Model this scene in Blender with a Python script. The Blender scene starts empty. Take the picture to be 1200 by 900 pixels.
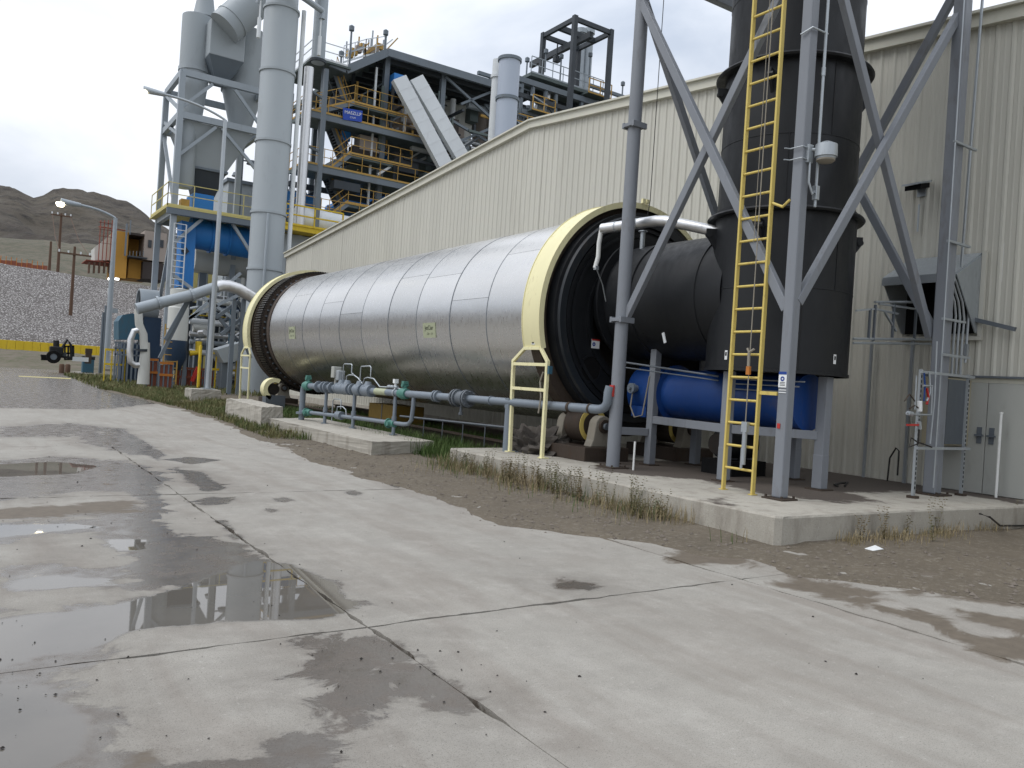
import bpy, bmesh, math, random
import numpy as np
from mathutils import Vector, Matrix
random.seed(7); rng = np.random.default_rng(7)
scn = bpy.context.scene
COL = scn.collection
# ------------------------------------------------------------------ camera
F, ROLL, YAW, H = 939.0, math.radians(3.7), math.radians(34.1), 1.75
CX, CY = 600.0, 448.0
FW = Vector((math.sin(YAW), math.cos(YAW), 0)); RT = Vector((math.cos(YAW), -math.sin(YAW), 0)); UP = Vector((0, 0, 1))
CAM = Vector((0, 0, H))
cd = bpy.data.cameras.new('camera'); cam = bpy.data.objects.new('camera', cd); COL.objects.link(cam)
r_ = RT*math.cos(ROLL) + UP*math.sin(ROLL); u_ = UP*math.cos(ROLL) - RT*math.sin(ROLL)
m3 = Matrix((r_, u_, -FW)).transposed()
cam.matrix_world = Matrix.Translation(CAM) @ m3.to_4x4()
cd.sensor_width = 36; cd.lens = F/1200*36; cd.shift_y = -2/1200; cd.clip_end = 5000; cd.clip_start = .05
scn.camera = cam
# ------------------------------------------------------------------ sky, sun, exposure
SUN_EL, SUN_AZ = math.radians(52), math.radians(-70)      # azimuth measured from +Y towards +X
W = bpy.data.worlds.new('World'); scn.world = W; W.use_nodes = True
wn = W.node_tree.nodes; wl = W.node_tree.links; wn.clear()
def wnode(t, **k):
    n = wn.new(t)
    for a, b in k.items(): setattr(n, a, b)
    return n
wo = wnode('ShaderNodeOutputWorld'); bg = wnode('ShaderNodeBackground'); bg.inputs[1].default_value = 0.1
sky = wnode('ShaderNodeTexSky', sky_type='NISHITA', sun_disc=False); sky.sun_elevation = SUN_EL; sky.sun_rotation = SUN_AZ
sky.air_density = 1; sky.dust_density = 2; sky.ozone_density = 1
tc = wnode('ShaderNodeTexCoord'); mp = wnode('ShaderNodeMapping'); mp.inputs['Scale'].default_value = (1.0, 1.0, 2.2); mp.inputs['Location'].default_value = (3.1, 1.7, .4)
nz = wnode('ShaderNodeTexNoise'); nz.inputs['Scale'].default_value = 2.3; nz.inputs['Detail'].default_value = 7; nz.inputs['Roughness'].default_value = .5; nz.inputs['Distortion'].default_value = .35
cr = wnode('ShaderNodeValToRGB'); cr.color_ramp.elements[0].position = .33; cr.color_ramp.elements[1].position = .66
cr.color_ramp.elements[0].color = (5.0, 5.6, 6.6, 1); cr.color_ramp.elements[1].color = (10.2, 10.4, 10.8, 1)
sep = wnode('ShaderNodeSeparateXYZ')
mr = wnode('ShaderNodeMapRange'); mr.inputs[1].default_value = 0; mr.inputs[2].default_value = 1; mr.inputs[3].default_value = .92; mr.inputs[4].default_value = 1.75
mul = wnode('ShaderNodeVectorMath', operation='SCALE')
mixc = wnode('ShaderNodeMix', data_type='RGBA'); mixc.inputs[0].default_value = .9
wl.new(tc.outputs['Generated'], mp.inputs[0]); wl.new(mp.outputs[0], nz.inputs['Vector']); wl.new(nz.outputs['Fac'], cr.inputs[0])
wl.new(tc.outputs['Generated'], sep.inputs[0]); wl.new(sep.outputs['Z'], mr.inputs[0])
wl.new(cr.outputs[0], mul.inputs[0]); wl.new(mr.outputs[0], mul.inputs['Scale'])
wl.new(sky.outputs[0], mixc.inputs[6]); wl.new(mul.outputs[0], mixc.inputs[7]); wl.new(mixc.outputs[2], bg.inputs[0]); wl.new(bg.outputs[0], wo.inputs[0])
sl = bpy.data.lights.new('sun', 'SUN'); sl.energy = 1.3; sl.angle = math.radians(28); sl.color = (1, .98, .955)
so = bpy.data.objects.new('sun', sl); COL.objects.link(so)
sd = Vector((math.sin(SUN_AZ)*math.cos(SUN_EL), math.cos(SUN_AZ)*math.cos(SUN_EL), math.sin(SUN_EL)))
so.rotation_euler = sd.to_track_quat('Z', 'Y').to_euler(); so.location = (0, 0, 40)
cy = scn.cycles; cy.max_bounces = 6; cy.diffuse_bounces = 3; cy.glossy_bounces = 3; cy.transmission_bounces = 1; cy.volume_bounces = 0
vs = scn.view_settings; vs.view_transform = 'Standard'; vs.look = 'None'; vs.exposure = 0.12; vs.gamma = 1; vs.use_curve_mapping = False

# ------------------------------------------------------------------ measuring helpers (photo point -> place on a known plane)
def ray(px, py):
    dx, dy = px-CX, py-CY
    xr = dx*math.cos(ROLL)+dy*math.sin(ROLL); yr = -dx*math.sin(ROLL)+dy*math.cos(ROLL)
    return RT*(xr/F)+FW-UP*(yr/F)
def oz(px, py, z=0.0): d = ray(px, py); return CAM+d*((z-H)/d.z)
def ox(px, py, x): d = ray(px, py); return CAM+d*(x/d.x)
def oy(px, py, y): d = ray(px, py); return CAM+d*(y/d.y)
V = Vector
# ------------------------------------------------------------------ mesh builder
WLOC = {}
class MB:
    def __init__(s): s.v = []; s.f = []
    def add(s, vs, fs):
        n = len(s.v); s.v += [tuple(v) for v in vs]; s.f += [tuple(i+n for i in f) for f in fs]; return s
    def mm(s, x0, x1, y0, y1, z0, z1):
        return s.add([(x0,y0,z0),(x1,y0,z0),(x1,y1,z0),(x0,y1,z0),(x0,y0,z1),(x1,y0,z1),(x1,y1,z1),(x0,y1,z1)],
                     [(0,3,2,1),(4,5,6,7),(0,1,5,4),(1,2,6,5),(2,3,7,6),(3,0,4,7)])
    def box(s, c, sx, sy, sz, rz=0):
        c = V(c); R = Matrix.Rotation(rz, 3, 'Z')
        vs = [c+R@V((x*sx/2, y*sy/2, z*sz/2)) for z in (-1,1) for x,y in ((-1,-1),(1,-1),(1,1),(-1,1))]
        return s.add(vs, [(0,3,2,1),(4,5,6,7),(0,1,5,4),(1,2,6,5),(2,3,7,6),(3,0,4,7)])
    def frame(s, d, up=(0,0,1)):
        d = V(d).normalized(); up = V(up)
        if abs(d.dot(up)) > .98: up = V((0,1,0)) if abs(d.y) < .9 else V((1,0,0))
        a = d.cross(up).normalized(); b = a.cross(d).normalized(); return d, a, b
    def bar(s, p, q, w, h=None, up=(0,0,1)):
        p = V(p); q = V(q); h = h or w; d, a, b = s.frame(q-p, up)
        vs = [o+a*(x*w/2)+b*(y*h/2) for o in (p,q) for x,y in ((-1,-1),(1,-1),(1,1),(-1,1))]
        return s.add(vs, [(0,3,2,1),(4,5,6,7),(0,1,5,4),(1,2,6,5),(2,3,7,6),(3,0,4,7)])
    def ibeam(s, p, q, w, h, t=None, up=(0,0,1)):
        p = V(p); q = V(q); t = t or w*.12; d, a, b = s.frame(q-p, up)
        s.bar(p+b*(h/2-t/2), q+b*(h/2-t/2), w, t, up); s.bar(p-b*(h/2-t/2), q-b*(h/2-t/2), w, t, up)
        return s.bar(p, q, t, h-2*t-.002, up)
    def tube(s, p, q, r, r2=None, n=14, cap=True):
        p = V(p); q = V(q); r2 = r if r2 is None else r2; d, a, b = s.frame(q-p)
        vs = []
        for o, rr in ((p, r), (q, r2)):
            for i in range(n):
                t = 2*math.pi*i/n; vs.append(o+a*(rr*math.cos(t))+b*(rr*math.sin(t)))
        fs = [(i, (i+1) % n, n+(i+1) % n, n+i) for i in range(n)]
        if cap: fs += [tuple(range(n-1, -1, -1)), tuple(range(n, 2*n))]
        return s.add(vs, fs)
    def pipe(s, pts, r, n=10, closed=False):
        pts = [V(p) for p in pts]; N = len(pts); vs = []; pa = None
        for k in range(N):
            d = (pts[min(k+1, N-1)]-pts[max(k-1, 0)]).normalized()
            if pa is None: _, a, b = s.frame(d)
            else: a = (pa-d*pa.dot(d)).normalized(); b = a.cross(d)
            pa = a
            for i in range(n):
                t = 2*math.pi*i/n; vs.append(pts[k]+a*(r*math.cos(t))+b*(r*math.sin(t)))
        fs = []
        for k in range(N-1):
            for i in range(n):
                fs.append((k*n+i, k*n+(i+1) % n, (k+1)*n+(i+1) % n, (k+1)*n+i))
        fs += [tuple(range(n-1, -1, -1)), tuple(range((N-1)*n, N*n))]
        return s.add(vs, fs)
    def lathe(s, prof, o, axis='Z', n=32, a0=0, a1=None, close=False):
        """profile = [(radius, height)] swept about an axis through o"""
        o = V(o); full = a1 is None; a1 = a0+2*math.pi if full else a1
        m = n if full else n+1; vs = []
        for i in range(m):
            t = a0+(a1-a0)*i/n; c, sn = math.cos(t), math.sin(t)
            for r, h in prof:
                vs.append(o+(V((r*c, r*sn, h)) if axis == 'Z' else V((r*c, h, r*sn)) if axis == 'Y' else V((h, r*c, r*sn))))
        L = len(prof); fs = []
        for i in range(n):
            j = (i+1) % m
            for k in range(L if close else L-1):
                k2 = (k+1) % L
                fs.append((i*L+k, j*L+k, j*L+k2, i*L+k2))
        if close and not full:
            fs += [tuple(range(L)), tuple((m-1)*L+k for k in range(L))]
        return s.add(vs, fs)
    def prism(s, poly, z0, z1):
        n = len(poly); vs = [(p[0], p[1], z0) for p in poly]+[(p[0], p[1], z1) for p in poly]
        return s.add(vs, [tuple(range(n-1,-1,-1)), tuple(range(n, 2*n))]+[(i, (i+1) % n, n+(i+1) % n, n+i) for i in range(n)])
    def plate(s, poly, off):
        """thick plate: 3d polygon extruded by vector off"""
        n = len(poly); off = V(off); vs = [V(p) for p in poly]+[V(p)+off for p in poly]
        return s.add(vs, [tuple(range(n-1,-1,-1)), tuple(range(n, 2*n))]+[(i, (i+1) % n, n+(i+1) % n, n+i) for i in range(n)])
    def build(s, name, mat, parent=None, smooth=False, bevel=0, label=None):
        off = WLOC.get(parent.name, V((0,0,0))) if parent else V((0,0,0))
        me = bpy.data.meshes.new(name); me.from_pydata([(v[0]-off.x, v[1]-off.y, v[2]-off.z) for v in s.v], [], s.f)
        bm = bmesh.new(); bm.from_mesh(me); bmesh.ops.recalc_face_normals(bm, faces=bm.faces)
        if smooth:
            for f in bm.faces: f.smooth = True
            for e in bm.edges:
                if len(e.link_faces) == 2 and e.calc_face_angle(0) > .6: e.smooth = False
        bm.to_mesh(me); bm.free()
        if mat: me.materials.append(M[mat] if isinstance(mat, str) else mat)
        o = bpy.data.objects.new(name, me); COL.objects.link(o)
        if parent: o.parent = parent; WLOC[o.name] = off
        if bevel:
            b = o.modifiers.new('bevel', 'BEVEL'); b.width = bevel; b.segments = 2; b.limit_method = 'ANGLE'; b.angle_limit = .7
        if label: o['label'] = label
        return o
def tag(o, label, cat, group=None, kind=None):
    o['label'] = label; o['category'] = cat
    if group: o['group'] = group
    if kind: o['kind'] = kind
    return o
def thing(name, loc, label, cat, group=None):
    o = bpy.data.objects.new(name, None); COL.objects.link(o); o.location = loc; o.empty_display_size = .2
    WLOC[o.name] = V(loc); return tag(o, label, cat, group)
def struct(o): o['kind'] = 'structure'; return o
def dup(root, loc, rz, label, scale=None):
    r = root.copy(); COL.objects.link(r); r.location = loc; r.rotation_euler = (0, 0, rz); r['label'] = label
    if scale: r.scale = (scale,)*3
    for ch in root.children:
        c = ch.copy(); COL.objects.link(c); c.parent = r
        for g in ch.children:
            d = g.copy(); COL.objects.link(d); d.parent = c
    return r
def text(name, s, size, org, xd, yd, mat, parent, lift=.004):
    cu = bpy.data.curves.new('t', 'FONT'); cu.body = s; cu.size = size; cu.align_x = 'CENTER'; cu.align_y = 'CENTER'
    t = bpy.data.objects.new('t', cu); COL.objects.link(t); dg = bpy.context.evaluated_depsgraph_get()
    me = bpy.data.meshes.new_from_object(t.evaluated_get(dg)); bpy.data.objects.remove(t); bpy.data.curves.remove(cu)
    xd = V(xd).normalized(); yd = V(yd).normalized(); nd = xd.cross(yd)
    off = WLOC[parent.name]
    R = Matrix((xd, yd, nd)).transposed()
    for v in me.vertices: v.co = V(org)+R@v.co+nd*lift-off
    me.materials.append(M[mat]); o = bpy.data.objects.new(name, me); COL.objects.link(o); o.parent = parent; WLOC[o.name] = off
    return o
# ------------------------------------------------------------------ materials
M = {}
def srgb(h):
    c = [int(h[i:i+2], 16)/255 for i in (0,2,4)]
    return tuple(x/12.92 if x <= .04045 else ((x+.055)/1.055)**2.4 for x in c)+(1,)
class NT:
    def __init__(s, name):
        s.m = bpy.data.materials.new(name); s.m.use_nodes = True; s.t = s.m.node_tree; s.n = s.t.nodes; s.l = s.t.links
        s.b = s.n['Principled BSDF']; M[name] = s.m
        s.geo = s.n.new('ShaderNodeNewGeometry')
    def link(s, a, b): s.l.new(a, b)
    def noise(s, scale, detail=4, rough=.55, stretch=(1,1,1), vec=None, dist=0):
        mp = s.n.new('ShaderNodeMapping'); mp.inputs['Scale'].default_value = stretch
        s.link(vec or s.geo.outputs['Position'], mp.inputs[0])
        n = s.n.new('ShaderNodeTexNoise'); n.inputs['Scale'].default_value = scale; n.inputs['Detail'].default_value = detail
        n.inputs['Roughness'].default_value = rough; n.inputs['Distortion'].default_value = dist
        s.link(mp.outputs[0], n.inputs['Vector']); return n.outputs['Fac']
    def ramp(s, v, *stops):
        r = s.n.new('ShaderNodeValToRGB'); e = r.color_ramp.elements
        while len(e) < len(stops): e.new(.5)
        for x, (p, c) in zip(e, stops): x.position = p; x.color = c if len(c) == 4 else (*c, 1)
        s.link(v, r.inputs[0]); return r.outputs[0]
    def rng(s, v, a, b, c=0, d=1):
        r = s.n.new('ShaderNodeMapRange'); r.inputs[1].default_value = a; r.inputs[2].default_value = b
        r.inputs[3].default_value = c; r.inputs[4].default_value = d; s.link(v, r.inputs[0]); return r.outputs[0]
    def mix(s, f, a, b, mode='MIX'):
        m = s.n.new('ShaderNodeMix'); m.data_type = 'RGBA'; m.blend_type = mode
        for i, x in ((0, f), (6, a), (7, b)):
            if isinstance(x, (int, float)): m.inputs[i].default_value = x
            elif isinstance(x, tuple): m.inputs[i].default_value = x if len(x) == 4 else (*x, 1)
            else: s.link(x, m.inputs[i])
        return m.outputs[2]
    def math(s, op, a, b=0):
        m = s.n.new('ShaderNodeMath'); m.operation = op
        for i, x in enumerate((a, b)):
            if isinstance(x, (int, float)): m.inputs[i].default_value = x
            else: s.link(x, m.inputs[i])
        return m.outputs[0]
    def attr(s, name):
        a = s.n.new('ShaderNodeAttribute'); a.attribute_name = name; return a.outputs['Fac']
    def bump(s, h, st, dist=.02):
        b = s.n.new('ShaderNodeBump'); b.inputs['Distance'].default_value = dist
        if isinstance(st, (int, float)): b.inputs['Strength'].default_value = st
        else: s.link(st, b.inputs['Strength'])
        s.link(h, b.inputs['Height']); s.link(b.outputs[0], s.b.inputs['Normal'])
    def set(s, k, v):
        if isinstance(v, (int, float)): s.b.inputs[k].default_value = v
        elif isinstance(v, tuple): s.b.inputs[k].default_value = v if len(v) == 4 else (*v, 1)
        else: s.link(v, s.b.inputs[k])
def dk(c, k): return (c[0]*k, c[1]*k, c[2]*k, 1)
def paint(name, hexc, rough=.5, metal=0, var=.18, scale=3, dirt=.35, dirtc=(.10,.08,.06), bump=.15, stretch=(1,1,.35), spec=.4, fine=60, obj=0):
    """painted or bare surface: tone variation, run-down dirt, fine relief"""
    c = srgb(hexc); t = NT(name)
    n1 = t.noise(scale, 5, .6, stretch); n2 = t.noise(scale*6, 4, .6, stretch); n3 = t.noise(fine, 2)
    base = t.mix(n1, dk(c, 1-var), dk(c, 1+var*.6))
    if obj: oi = t.n.new('ShaderNodeObjectInfo'); base = t.mix(t.rng(oi.outputs['Random'],0,1,0,obj), base, dk(c, .72))
    d = t.rng(t.math('MULTIPLY', n2, n1), .30, .48)
    base = t.mix(t.math('MULTIPLY', d, dirt), base, dirtc)
    t.set('Base Color', base); t.set('Metallic', metal); t.set('Roughness', t.rng(n2, .3, .7, max(rough-.1, .05), min(rough+.12, 1)))
    t.set('Specular IOR Level', spec); t.bump(n3, bump, .004); return t
paint('steel_grey', '7B7F85', .5, dirt=.4, scale=1.5)
paint('steel_dark', '5E646A', .5, dirt=.4, scale=1.5)
paint('galv', 'A9AFB3', .42, .55, dirt=.3, scale=4)
paint('galv_far', '9AA2A8', .5, .2, dirt=.3, scale=.6, fine=8)
paint('yellow', 'E4DDB0', .5, dirt=.5, dirtc=(.24,.18,.09), scale=2.5, var=.12)
paint('yellow_ladder', 'CDB765', .55, dirt=.6, dirtc=(.24,.16,.07), scale=2.5, var=.15)
paint('yellow_pale_far', 'C9BD7A', .6, dirt=.3, scale=.5, fine=6)
paint('ochre_dull', '7A6226', .7, dirt=.5, scale=2)
paint('yellow_far', 'B38F48', .6, dirt=.25, scale=.5, fine=6)
paint('yellow_bright', 'D2B42A', .55, dirt=.3, scale=.8, fine=10)
paint('black_steel', '191B1E', .5, dirt=.15, dirtc=(.04,.04,.042), scale=1.2, var=.22, spec=.35)
paint('black_matte', '121213', .8, dirt=.2, spec=.2)
paint('rust_steel', '463C34', .7, .2, dirt=.7, dirtc=(.09,.045,.02), scale=4, bump=.5)
paint('grease', '2B2724', .45, .3, dirt=.6, dirtc=(.06,.04,.025), scale=5, bump=.5)
paint('blue', '133C7A', .45, dirt=.4, scale=1.5)
paint('blue_far', '2C78BE', .5, dirt=.25, scale=.5, fine=8)
paint('teal', '33596B', .55, dirt=.35, scale=.8, fine=8)
paint('teal_valve', '4A7B70', .5, dirt=.4, scale=8)
paint('pipe_grey', '767F88', .45, .1, dirt=.4, dirtc=(.14,.08,.05), scale=6)
paint('cladding_beige', 'BFBDB2', .5, obj=.26, dirt=.28, dirtc=(.23,.21,.175), var=.09, scale=.8, stretch=(1,1,.12), bump=.05)
paint('trim_beige', 'C4C2B4', .5, dirt=.2, var=.06, scale=.8)
paint('roof_metal', 'A9A79B', .5, dirt=.2, scale=.3, fine=5)
paint('door_grey', 'A3A49E', .5, dirt=.2, var=.06, scale=1.5)
paint('white_paint', 'D8D9D6', .5, dirt=.25, scale=3)
paint('white_far', 'D2D6D8', .55, dirt=.25, scale=.4, fine=5)
paint('vessel_grey', '9CA3A7', .5, dirt=.22, var=.08, scale=.25, fine=5, bump=.03)
paint('vessel_light', 'C3C4BE', .5, dirt=.22, var=.08, scale=.3, fine=5, bump=.03)
paint('frame_far', '69727A', .55, dirt=.25, scale=.4, fine=5)
paint('frame_dark', '353B41', .6, dirt=.3, scale=.4, fine=5)
paint('deck_far', '55605F', .6, dirt=.3, scale=.4, fine=5)
paint('stack_blue', 'A7B0BE', .5, dirt=.15, var=.05, scale=.2, fine=5)
paint('orange', 'B8722F', .6, dirt=.35, scale=1)
paint('red', 'B3302A', .5, dirt=.3, scale=2)
paint('wood_pole', '5B4638', .85, dirt=.4, scale=2)
paint('ochre', 'B98B3E', .8, dirt=.3, scale=.12, fine=2)
paint('taupe', '9A8F86', .8, dirt=.25, scale=.12, fine=2)
paint('navy_far', '23384F', .55, dirt=.3, scale=.8, fine=8)
paint('fence_orange', '8C5442', .8, dirt=.3, scale=1, fine=6)
paint('cabinet_beige', '9E967F', .5, dirt=.3, scale=2)
paint('slate', '272B2F', .4, dirt=.5, dirtc=(.08,.06,.045), scale=3)
paint('far_dark', '3A3330', .8, dirt=.3, scale=.2, fine=2)
paint('fabric_dark', '4F4A45', .9, dirt=.5, scale=5, bump=.6)
paint('cable', '23211F', .6)
paint('rope', '8E887C', .8)
paint('brick_red', '8C4B3C', .85, dirt=.3, scale=.3, fine=3)
paint('sign_plate', 'A3A88C', .45, dirt=.2)
paint('sign_white', 'E4E6E6', .4, dirt=.08)
paint('sign_blue', '1D3F8A', .4, dirt=.1)
paint('banner_blue', '2B4BA8', .7, dirt=.1, scale=.5)
paint('ink', '161616', .5, dirt=0)
paint('glass_dark', '20262B', .12, dirt=.1, spec=.6)
paint('rock', '6F675E', .9, dirt=.3, scale=20)
paint('pebble_dark', '2A2623', .9, dirt=.3, scale=20)
# stainless cladding
t = NT('stainless')
na = t.noise(1.3, 4, .6, (1,.35,1)); nb = t.noise(9, 4, .6, (.6,2,.6)); nc = t.noise(2.2, 3, .5, (1, .5, 1))
oi = t.n.new('ShaderNodeObjectInfo'); t.set('Base Color', t.mix(t.rng(oi.outputs['Random'],0,1,0,.5), t.mix(na, (.60,.59,.575), (.74,.735,.725)), (.55,.545,.53))); t.set('Metallic', 1.0)
t.set('Roughness', t.rng(nb, .3, .7, .24, .36)); t.bump(nc, .09, .05)
# insulation jacket pipe
t = NT('silver_jacket'); n = t.noise(6, 4); t.set('Base Color', t.mix(n, (.55,.56,.57), (.75,.75,.75))); t.set('Metallic', .9); t.set('Roughness', t.rng(n, .3, .7, .3, .5)); t.bump(t.noise(14, 3), .3, .01)
def lampmat(name, col, st):
    t = NT(name); t.set('Base Color', (.9,.85,.7)); t.set('Emission Color', col); t.set('Emission Strength', st)
lampmat('lamp_lit', (1,.88,.6), 12)
lampmat('lamp_white', (1,1,1), 4)
# concrete with wet film, puddles and mud (attributes carry signed distance in metres to the outlines)
def concrete(name, base_hex, floor=True, pad=False):
    t = NT(name); c = srgb(base_hex)
    n1 = t.noise(.55, 6, .6); n2 = t.noise(4.5, 6, .65); n3 = t.noise(70, 3, .6); n4 = t.noise(22, 4, .7); n5 = t.noise(.8, 5, .6, (2.6,.5,1), dist=.6)
    col = t.mix(n1, dk(c,.80), dk(c,1.12)); col = t.mix(t.math('MULTIPLY', t.rng(n2,.42,.72), .45), col, dk(c,.70))
    col = t.mix(t.math('MULTIPLY', t.rng(n3,.30,.44,1,0), .38), col, (.10,.09,.08))
    col = t.mix(t.math('MULTIPLY', t.rng(n4,.60,.72), .28), col, (.62,.60,.56))
    if floor:
        nl = t.math('MULTIPLY', t.math('SUBTRACT', t.noise(1.8, 7, .68, (.8,1.1,1), dist=.8), .5), 1.15)
        ns = t.math('MULTIPLY', t.math('SUBTRACT', n4, .5), .10)
        jit = t.math('ADD', nl, ns)
        wet = t.rng(t.math('ADD', t.attr('wet'), jit), -.025, .035)
        spot = t.rng(t.math('ADD', t.attr('spot'), t.math('MULTIPLY', jit, .36)), -.03, .03)
        wet = t.math('MAXIMUM', wet, spot)
        pud = t.rng(t.math('ADD', t.attr('pud'), t.math('MULTIPLY', jit, .25)), -.03, .03)
        mud = t.rng(t.math('ADD', t.attr('mud'), t.math('MULTIPLY', jit, .9)), -.03, .09)
        stain = t.math('MULTIPLY', t.rng(n5, .47, .70), .42)
        col = t.mix(stain, col, (.17,.14,.115))
        n6 = t.noise(.35, 7, .7, (1.4,.7,1), dist=1.2); col = t.mix(t.math('MULTIPLY', t.rng(n6,.50,.64), .36), col, (.20,.175,.15))
        n7 = t.noise(1.7, 7, .72); col = t.mix(t.math('MULTIPLY', t.rng(n7,.50,.70), .22), col, (.50,.48,.44))
        n9 = t.noise(1.1, 5, .65, (3.2,.16,1), dist=.3); col = t.mix(t.math('MULTIPLY', t.rng(n9,.52,.70), .13), col, (.15,.135,.12))
        n8 = t.noise(150, 2, .5); col = t.mix(t.math('MULTIPLY', t.rng(n8,.34,.42,1,0), .5), col, (.07,.06,.05))
        damp = t.math('MULTIPLY', t.rng(t.math('ADD', t.attr('wet'), t.math('MULTIPLY', jit, 1.5)), -.55, .02), .42)
        col = t.mix(damp, col, t.mix(1, col, (.50,.47,.45), 'MULTIPLY'))
        col = t.mix(wet, col, t.mix(1, col, (.52,.50,.49), 'MULTIPLY'))
        col = t.mix(t.math('MULTIPLY', t.rng(n2,.45,.62), t.math('MULTIPLY', wet,.5)), col, (.10,.075,.055))
        mc = t.mix(t.noise(9,5,.65), (.07,.056,.041), (.17,.14,.105))
        col = t.mix(mud, col, mc)
        pc = t.mix(t.noise(1.2,4), (.085,.078,.068), (.16,.145,.125))
        col = t.mix(pud, col, pc)
        rg = t.mix(wet, (.85,)*3, t.rng(n2,.35,.65,.10,.34)); rg = t.mix(mud, rg, (.75,)*3); rg = t.mix(pud, rg, (.015,)*3)
        t.set('Roughness', rg); t.set('Specular IOR Level', .5)
        t.bump(t.mix(.35, n3, n2), t.math('MULTIPLY', t.math('SUBTRACT', 1, pud), t.math('SUBTRACT', .38, t.math('MULTIPLY', wet, .27))), .008)
    else:
        st = t.noise(1.6, 5, .65, (2.2,2.2,.5)); col = t.mix(t.math('MULTIPLY', t.rng(st,.5,.72), .55), col, (.15,.125,.10))
        if pad: col = t.mix(t.rng(t.math('ADD', t.attr('mud'), t.math('MULTIPLY', t.math('SUBTRACT', n2,.5), .9)), -.05,.12), col, t.mix(n4,(.05,.04,.032),(.10,.08,.065)))
        t.set('Roughness', .9); t.bump(t.mix(.5, n3, n4), .45, .012)
    t.set('Base Color', col)
concrete('concrete_yard', '98948C'); concrete('concrete_block', 'A9A499', False); concrete('concrete_pad', 'A9A499', False, True)
# soil
t = NT('soil')
n1 = t.noise(.9,6,.65); n2 = t.noise(14,5,.7); n3 = t.noise(60,3,.6)
col = t.mix(n1, (.072,.058,.041), (.165,.136,.098)); col = t.mix(t.rng(n2,.52,.72), col, (.21,.185,.145)); col = t.mix(t.rng(n3,.25,.45,.7,0), col, (.05,.04,.03))
t.set('Base Color', col); t.set('Roughness', .95); t.bump(t.mix(.5,n2,n3), .8, .03)
t = NT('scrub_ground')
n1 = t.noise(.05,6,.65); n2 = t.noise(.8,6,.7)
t.set('Base Color', t.mix(t.rng(n2,.4,.62), t.mix(n1, (.10,.083,.062), (.17,.142,.108)), (.085,.085,.048))); t.set('Roughness', 1); t.bump(n2,.6,.3)
t = NT('hill')
n1 = t.noise(.012,8,.65); n2 = t.noise(.06,8,.7, (1,1,2.5)); n3 = t.noise(.25,6,.7)
col = t.mix(t.rng(n1,.35,.65), (.058,.047,.040), (.105,.088,.066)); col = t.mix(t.rng(n2,.5,.66), col, (.026,.022,.02)); col = t.mix(t.math('MULTIPLY', t.rng(n3,.45,.65), .5), col, (.066,.062,.044))
t.set('Base Color', col); t.set('Roughness', 1); t.bump(t.mix(.5,n2,n3), 1, 6)
t = NT('foothill')
n1 = t.noise(.02,7,.65); n3 = t.noise(.3,6,.7)
t.set('Base Color', t.mix(t.rng(n3,.4,.6), t.mix(n1,(.10,.086,.062),(.135,.116,.084)), (.07,.07,.046))); t.set('Roughness', 1); t.bump(n3,.7,1)
t = NT('riprap')
vo = t.n.new('ShaderNodeTexVoronoi'); vo.inputs['Scale'].default_value = 4.2; t.link(t.geo.outputs['Position'], vo.inputs['Vector'])
hs = t.n.new('ShaderNodeSeparateColor'); t.link(vo.outputs['Color'], hs.inputs[0])
col = t.mix(hs.outputs[0], (.29,.28,.27), (.46,.445,.43)); col = t.mix(t.rng(vo.outputs['Distance'],.25,.5), col, (.10,.09,.085)); col = t.mix(t.rng(t.noise(.07,4),.4,.7), col, t.mix(1,col,(.8,.78,.76),'MULTIPLY'))
t.set('Base Color', col); t.set('Roughness', .95); t.bump(vo.outputs['Distance'], .8, -.14)
def grassm(name, a, b):
    t = NT(name); o = t.noise(1.5,4); n2 = t.noise(40,2)
    t.set('Base Color', t.mix(t.rng(t.mix(.5,o,n2),.4,.6), a, b)); t.set('Roughness', .75); t.set('Specular IOR Level', .2)
grassm('grass_green', (.045,.085,.02), (.10,.14,.045)); grassm('grass_dry', (.17,.14,.07), (.36,.29,.18)); grassm('grass_mixed', (.065,.10,.03), (.19,.16,.08))
grassm('weed', (.085,.095,.04), (.20,.15,.085))
# ================================================================== THE SETTING
# ---- signed distance to outlines on the ground (positive inside)
def sdf(P, poly):
    poly = np.array(poly); n = len(poly)
    lo, hi = poly.min(0)-1.6, poly.max(0)+1.6
    if (P.max(0) < lo).any() or (P.min(0) > hi).any(): return np.full(len(P), -1.5)
    d = np.full(len(P), 1e9); ins = np.zeros(len(P), bool)
    for i in range(n):
        a, b = poly[i], poly[(i+1) % n]; e = b-a; w = P-a
        tt = np.clip((w@e)/(e@e), 0, 1); q = w-tt[:,None]*e; d = np.minimum(d, (q**2).sum(1))
        c = ((a[1] > P[:,1]) != (b[1] > P[:,1])); x = (b[0]-a[0])*(P[:,1]-a[1])/((b[1]-a[1]) or 1e-9)+a[0]
        ins ^= c & (P[:,0] < x)
    d = np.sqrt(d); return np.where(ins, d, -d)
def ground_poly(px, z=0.0): return [(oz(x, y, z).x, oz(x, y, z).y) for x, y in px]
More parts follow.
